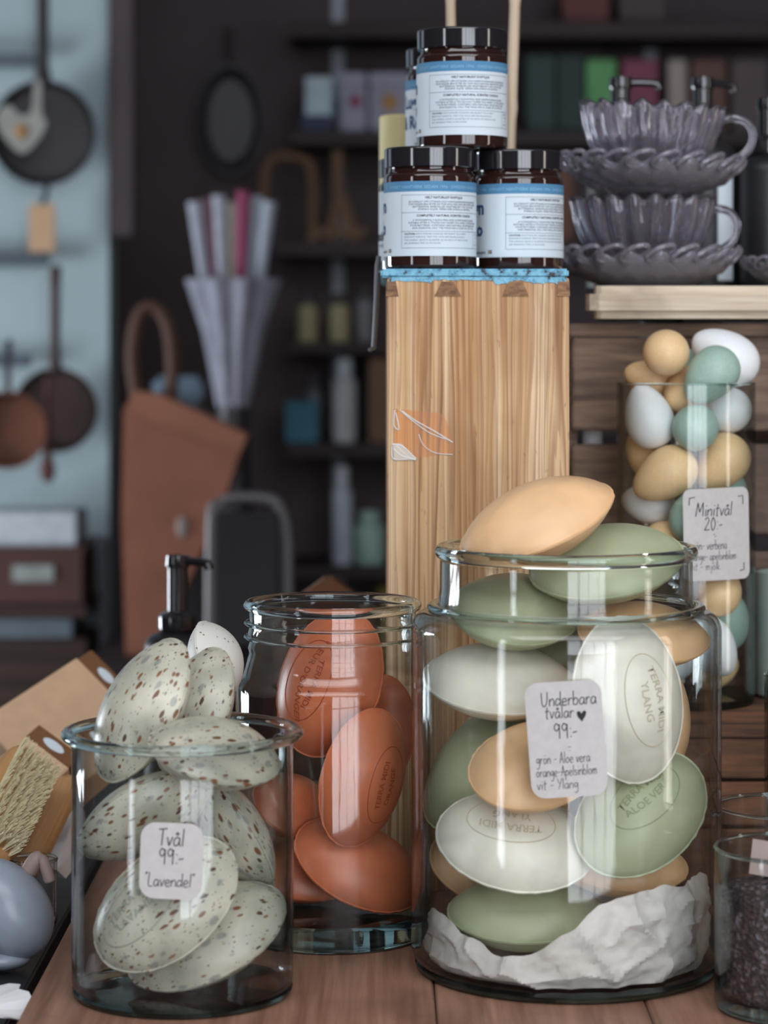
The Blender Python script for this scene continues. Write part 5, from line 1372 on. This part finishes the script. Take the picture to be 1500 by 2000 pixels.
# leather bag
YL = 5.25
lb_ = empty('leather_bag', (px(340, YL), YL + 0.08, tz), 'brown leather bag standing on the display table, flap hanging to the right', 'bag')
lea = plain('brown_leather', C(150, 98, 78), 0.6, 0.3, 0.14, 9)
poly = [(236, 1010), (240, 800), (262, 766), (310, 772), (482, 852), (462, 900), (430, 1000), (392, 1080), (352, 1170), (330, 1250), (322, 1330), (244, 1330)]
zz = lambda y: max(pz(y, YL) - tz, 0.0)
mb = MB().prism([(px(x, YL) - lb_.location.x, zz(y)) for x, y in poly], -0.07, 0.07)
bd = mb.build('bag_body', lea, lb_, sharp=30)
fl_ = [(244, 798), (262, 766), (310, 772), (482, 852), (470, 884), (300, 830)]
MB().prism([(px(x, YL) - lb_.location.x, zz(y) + 0.002) for x, y in fl_], -0.078, -0.0705).build('flap', plain('brown_leather_flap', C(158, 106, 84), 0.6, 0.3, 0.12, 9), lb_, sharp=30)
MB().tube(crom([(px(x, YL) - lb_.location.x, 0.0, zz(y)) for x, y in ((262, 790), (250, 700), (262, 620), (292, 598), (322, 640), (330, 720), (326, 790))], 5), 0.014, 10).build('strap', plain('dark_leather', C(88, 60, 48), 0.6), lb_)
blob(MB(), (px(355, YL) - lb_.location.x, -0.072, zz(1030)), (0.012, 0.004, 0.022)).build('buckle', plain('grey_buckle', C(150, 138, 134), 0.5), lb_)
# bouquet of paper-wrapped stems in a dark vase
YQ = 5.6
bq = empty('paper_bouquet', (px(455, YQ), YQ, tz), 'bunch of white and pink wrapped paper cones standing in a dark vase', 'bouquet')
vz = pz(790, YQ) - tz
MB().lathe([(0, 0), (0.05, 0), (0.055, 0.01), (0.042, vz * 0.6), (0.034, vz), (0.03, vz), (0.036, vz * 0.6), (0, 0.02)], 32).build('vase', M['iron'], bq)
cols = [C(168, 172, 186), C(150, 110, 126), C(172, 176, 188), C(196, 192, 178), C(150, 70, 104), C(168, 176, 188), C(170, 178, 192)]
for i, x in enumerate((380, 405, 428, 452, 476, 500, 526)):
    zt_ = pz(372 + (8 if i in (4,) else 22) - 6 * (i % 3), YQ) - tz; zb_ = pz(560, YQ) - tz
    xt = px(x, YQ) - bq.location.x
    MB().tube([(xt * 0.72, 0.02 * (i % 2), zb_), (xt, 0.02 * (i % 2), zt_)], [0.011, 0.0165], 10).build('paper_roll', plain('rolled_paper_%d' % i, cols[i], 0.8), bq)
def pleat(a, i, r_, z): return r_ * (1 + 0.10 * math.sin(9 * a)), z
MB().lathe([(0.026, vz - 0.03), (0.034, vz), (0.062, pz(650, YQ) - tz), (0.098, pz(545, YQ) - tz), (0.095, pz(545, YQ) - tz), (0.058, pz(650, YQ) - tz), (0.022, vz - 0.02)], 72, mod=pleat).build('paper_cone', plain('lilac_wrapping_paper', C(150, 152, 166), 0.8, 0.2, 0.2, 14), bq, sharp=60)
cl = slab(MB(), 296, 396, 735, 790, 5.42, 0.03, 0.012).build('folded_cloth', plain('blue_grey_cloth', C(122, 142, 160), 0.9, 0.1, 0.15, 20), None)
tag(cl, 'blue-grey folded cloth lying on a dark stand behind the leather bag', 'cloth')
st = tag(MB().box(px(300, 5.42), px(392, 5.42), 5.40, 5.46, tz, pz(790.5, 5.42)).build('display_stand', M['iron'], None, smooth=False), 'slim dark stand on the display table under the blue-grey cloth', 'stand')
# metal-framed chair in front of the table
YC = 4.55
ch = empty('metal_chair', (px(490, YC), YC, FZ), 'metal-framed chair with a black back in front of the display table', 'chair')
lx_ = lambda x: px(x, YC) - ch.location.x
hz = lambda y: pz(y, YC) - FZ
fr = plain('grey_tube', C(112, 110, 112), 0.35, 0.5, 0.05)
MB().tube(crom([(lx_(408), 0.0, 0.0), (lx_(412), 0, hz(1100)), (lx_(424), 0, hz(1000)), (lx_(450), 0, hz(974)), (lx_(520), 0, hz(974)), (lx_(546), 0, hz(992)), (lx_(560), 0, hz(1050)), (lx_(562), 0, hz(1200)), (lx_(564), 0, 0.0)], 6), 0.0105, 12).build('back_frame', fr, ch)
MB().box(lx_(424), lx_(546), -0.012, 0.004, hz(1260), hz(1000), 0.004).build('backrest', M['black_matte'], ch)
MB().box(lx_(408), lx_(564), -0.40, -0.02, 0.44, 0.47, 0.006).build('seat', M['black_matte'], ch)
for x in (412, 560): MB().tube([(lx_(x), -0.37, 0), (lx_(x), -0.37, 0.44)], 0.0105, 10).build('front_leg', fr, ch)
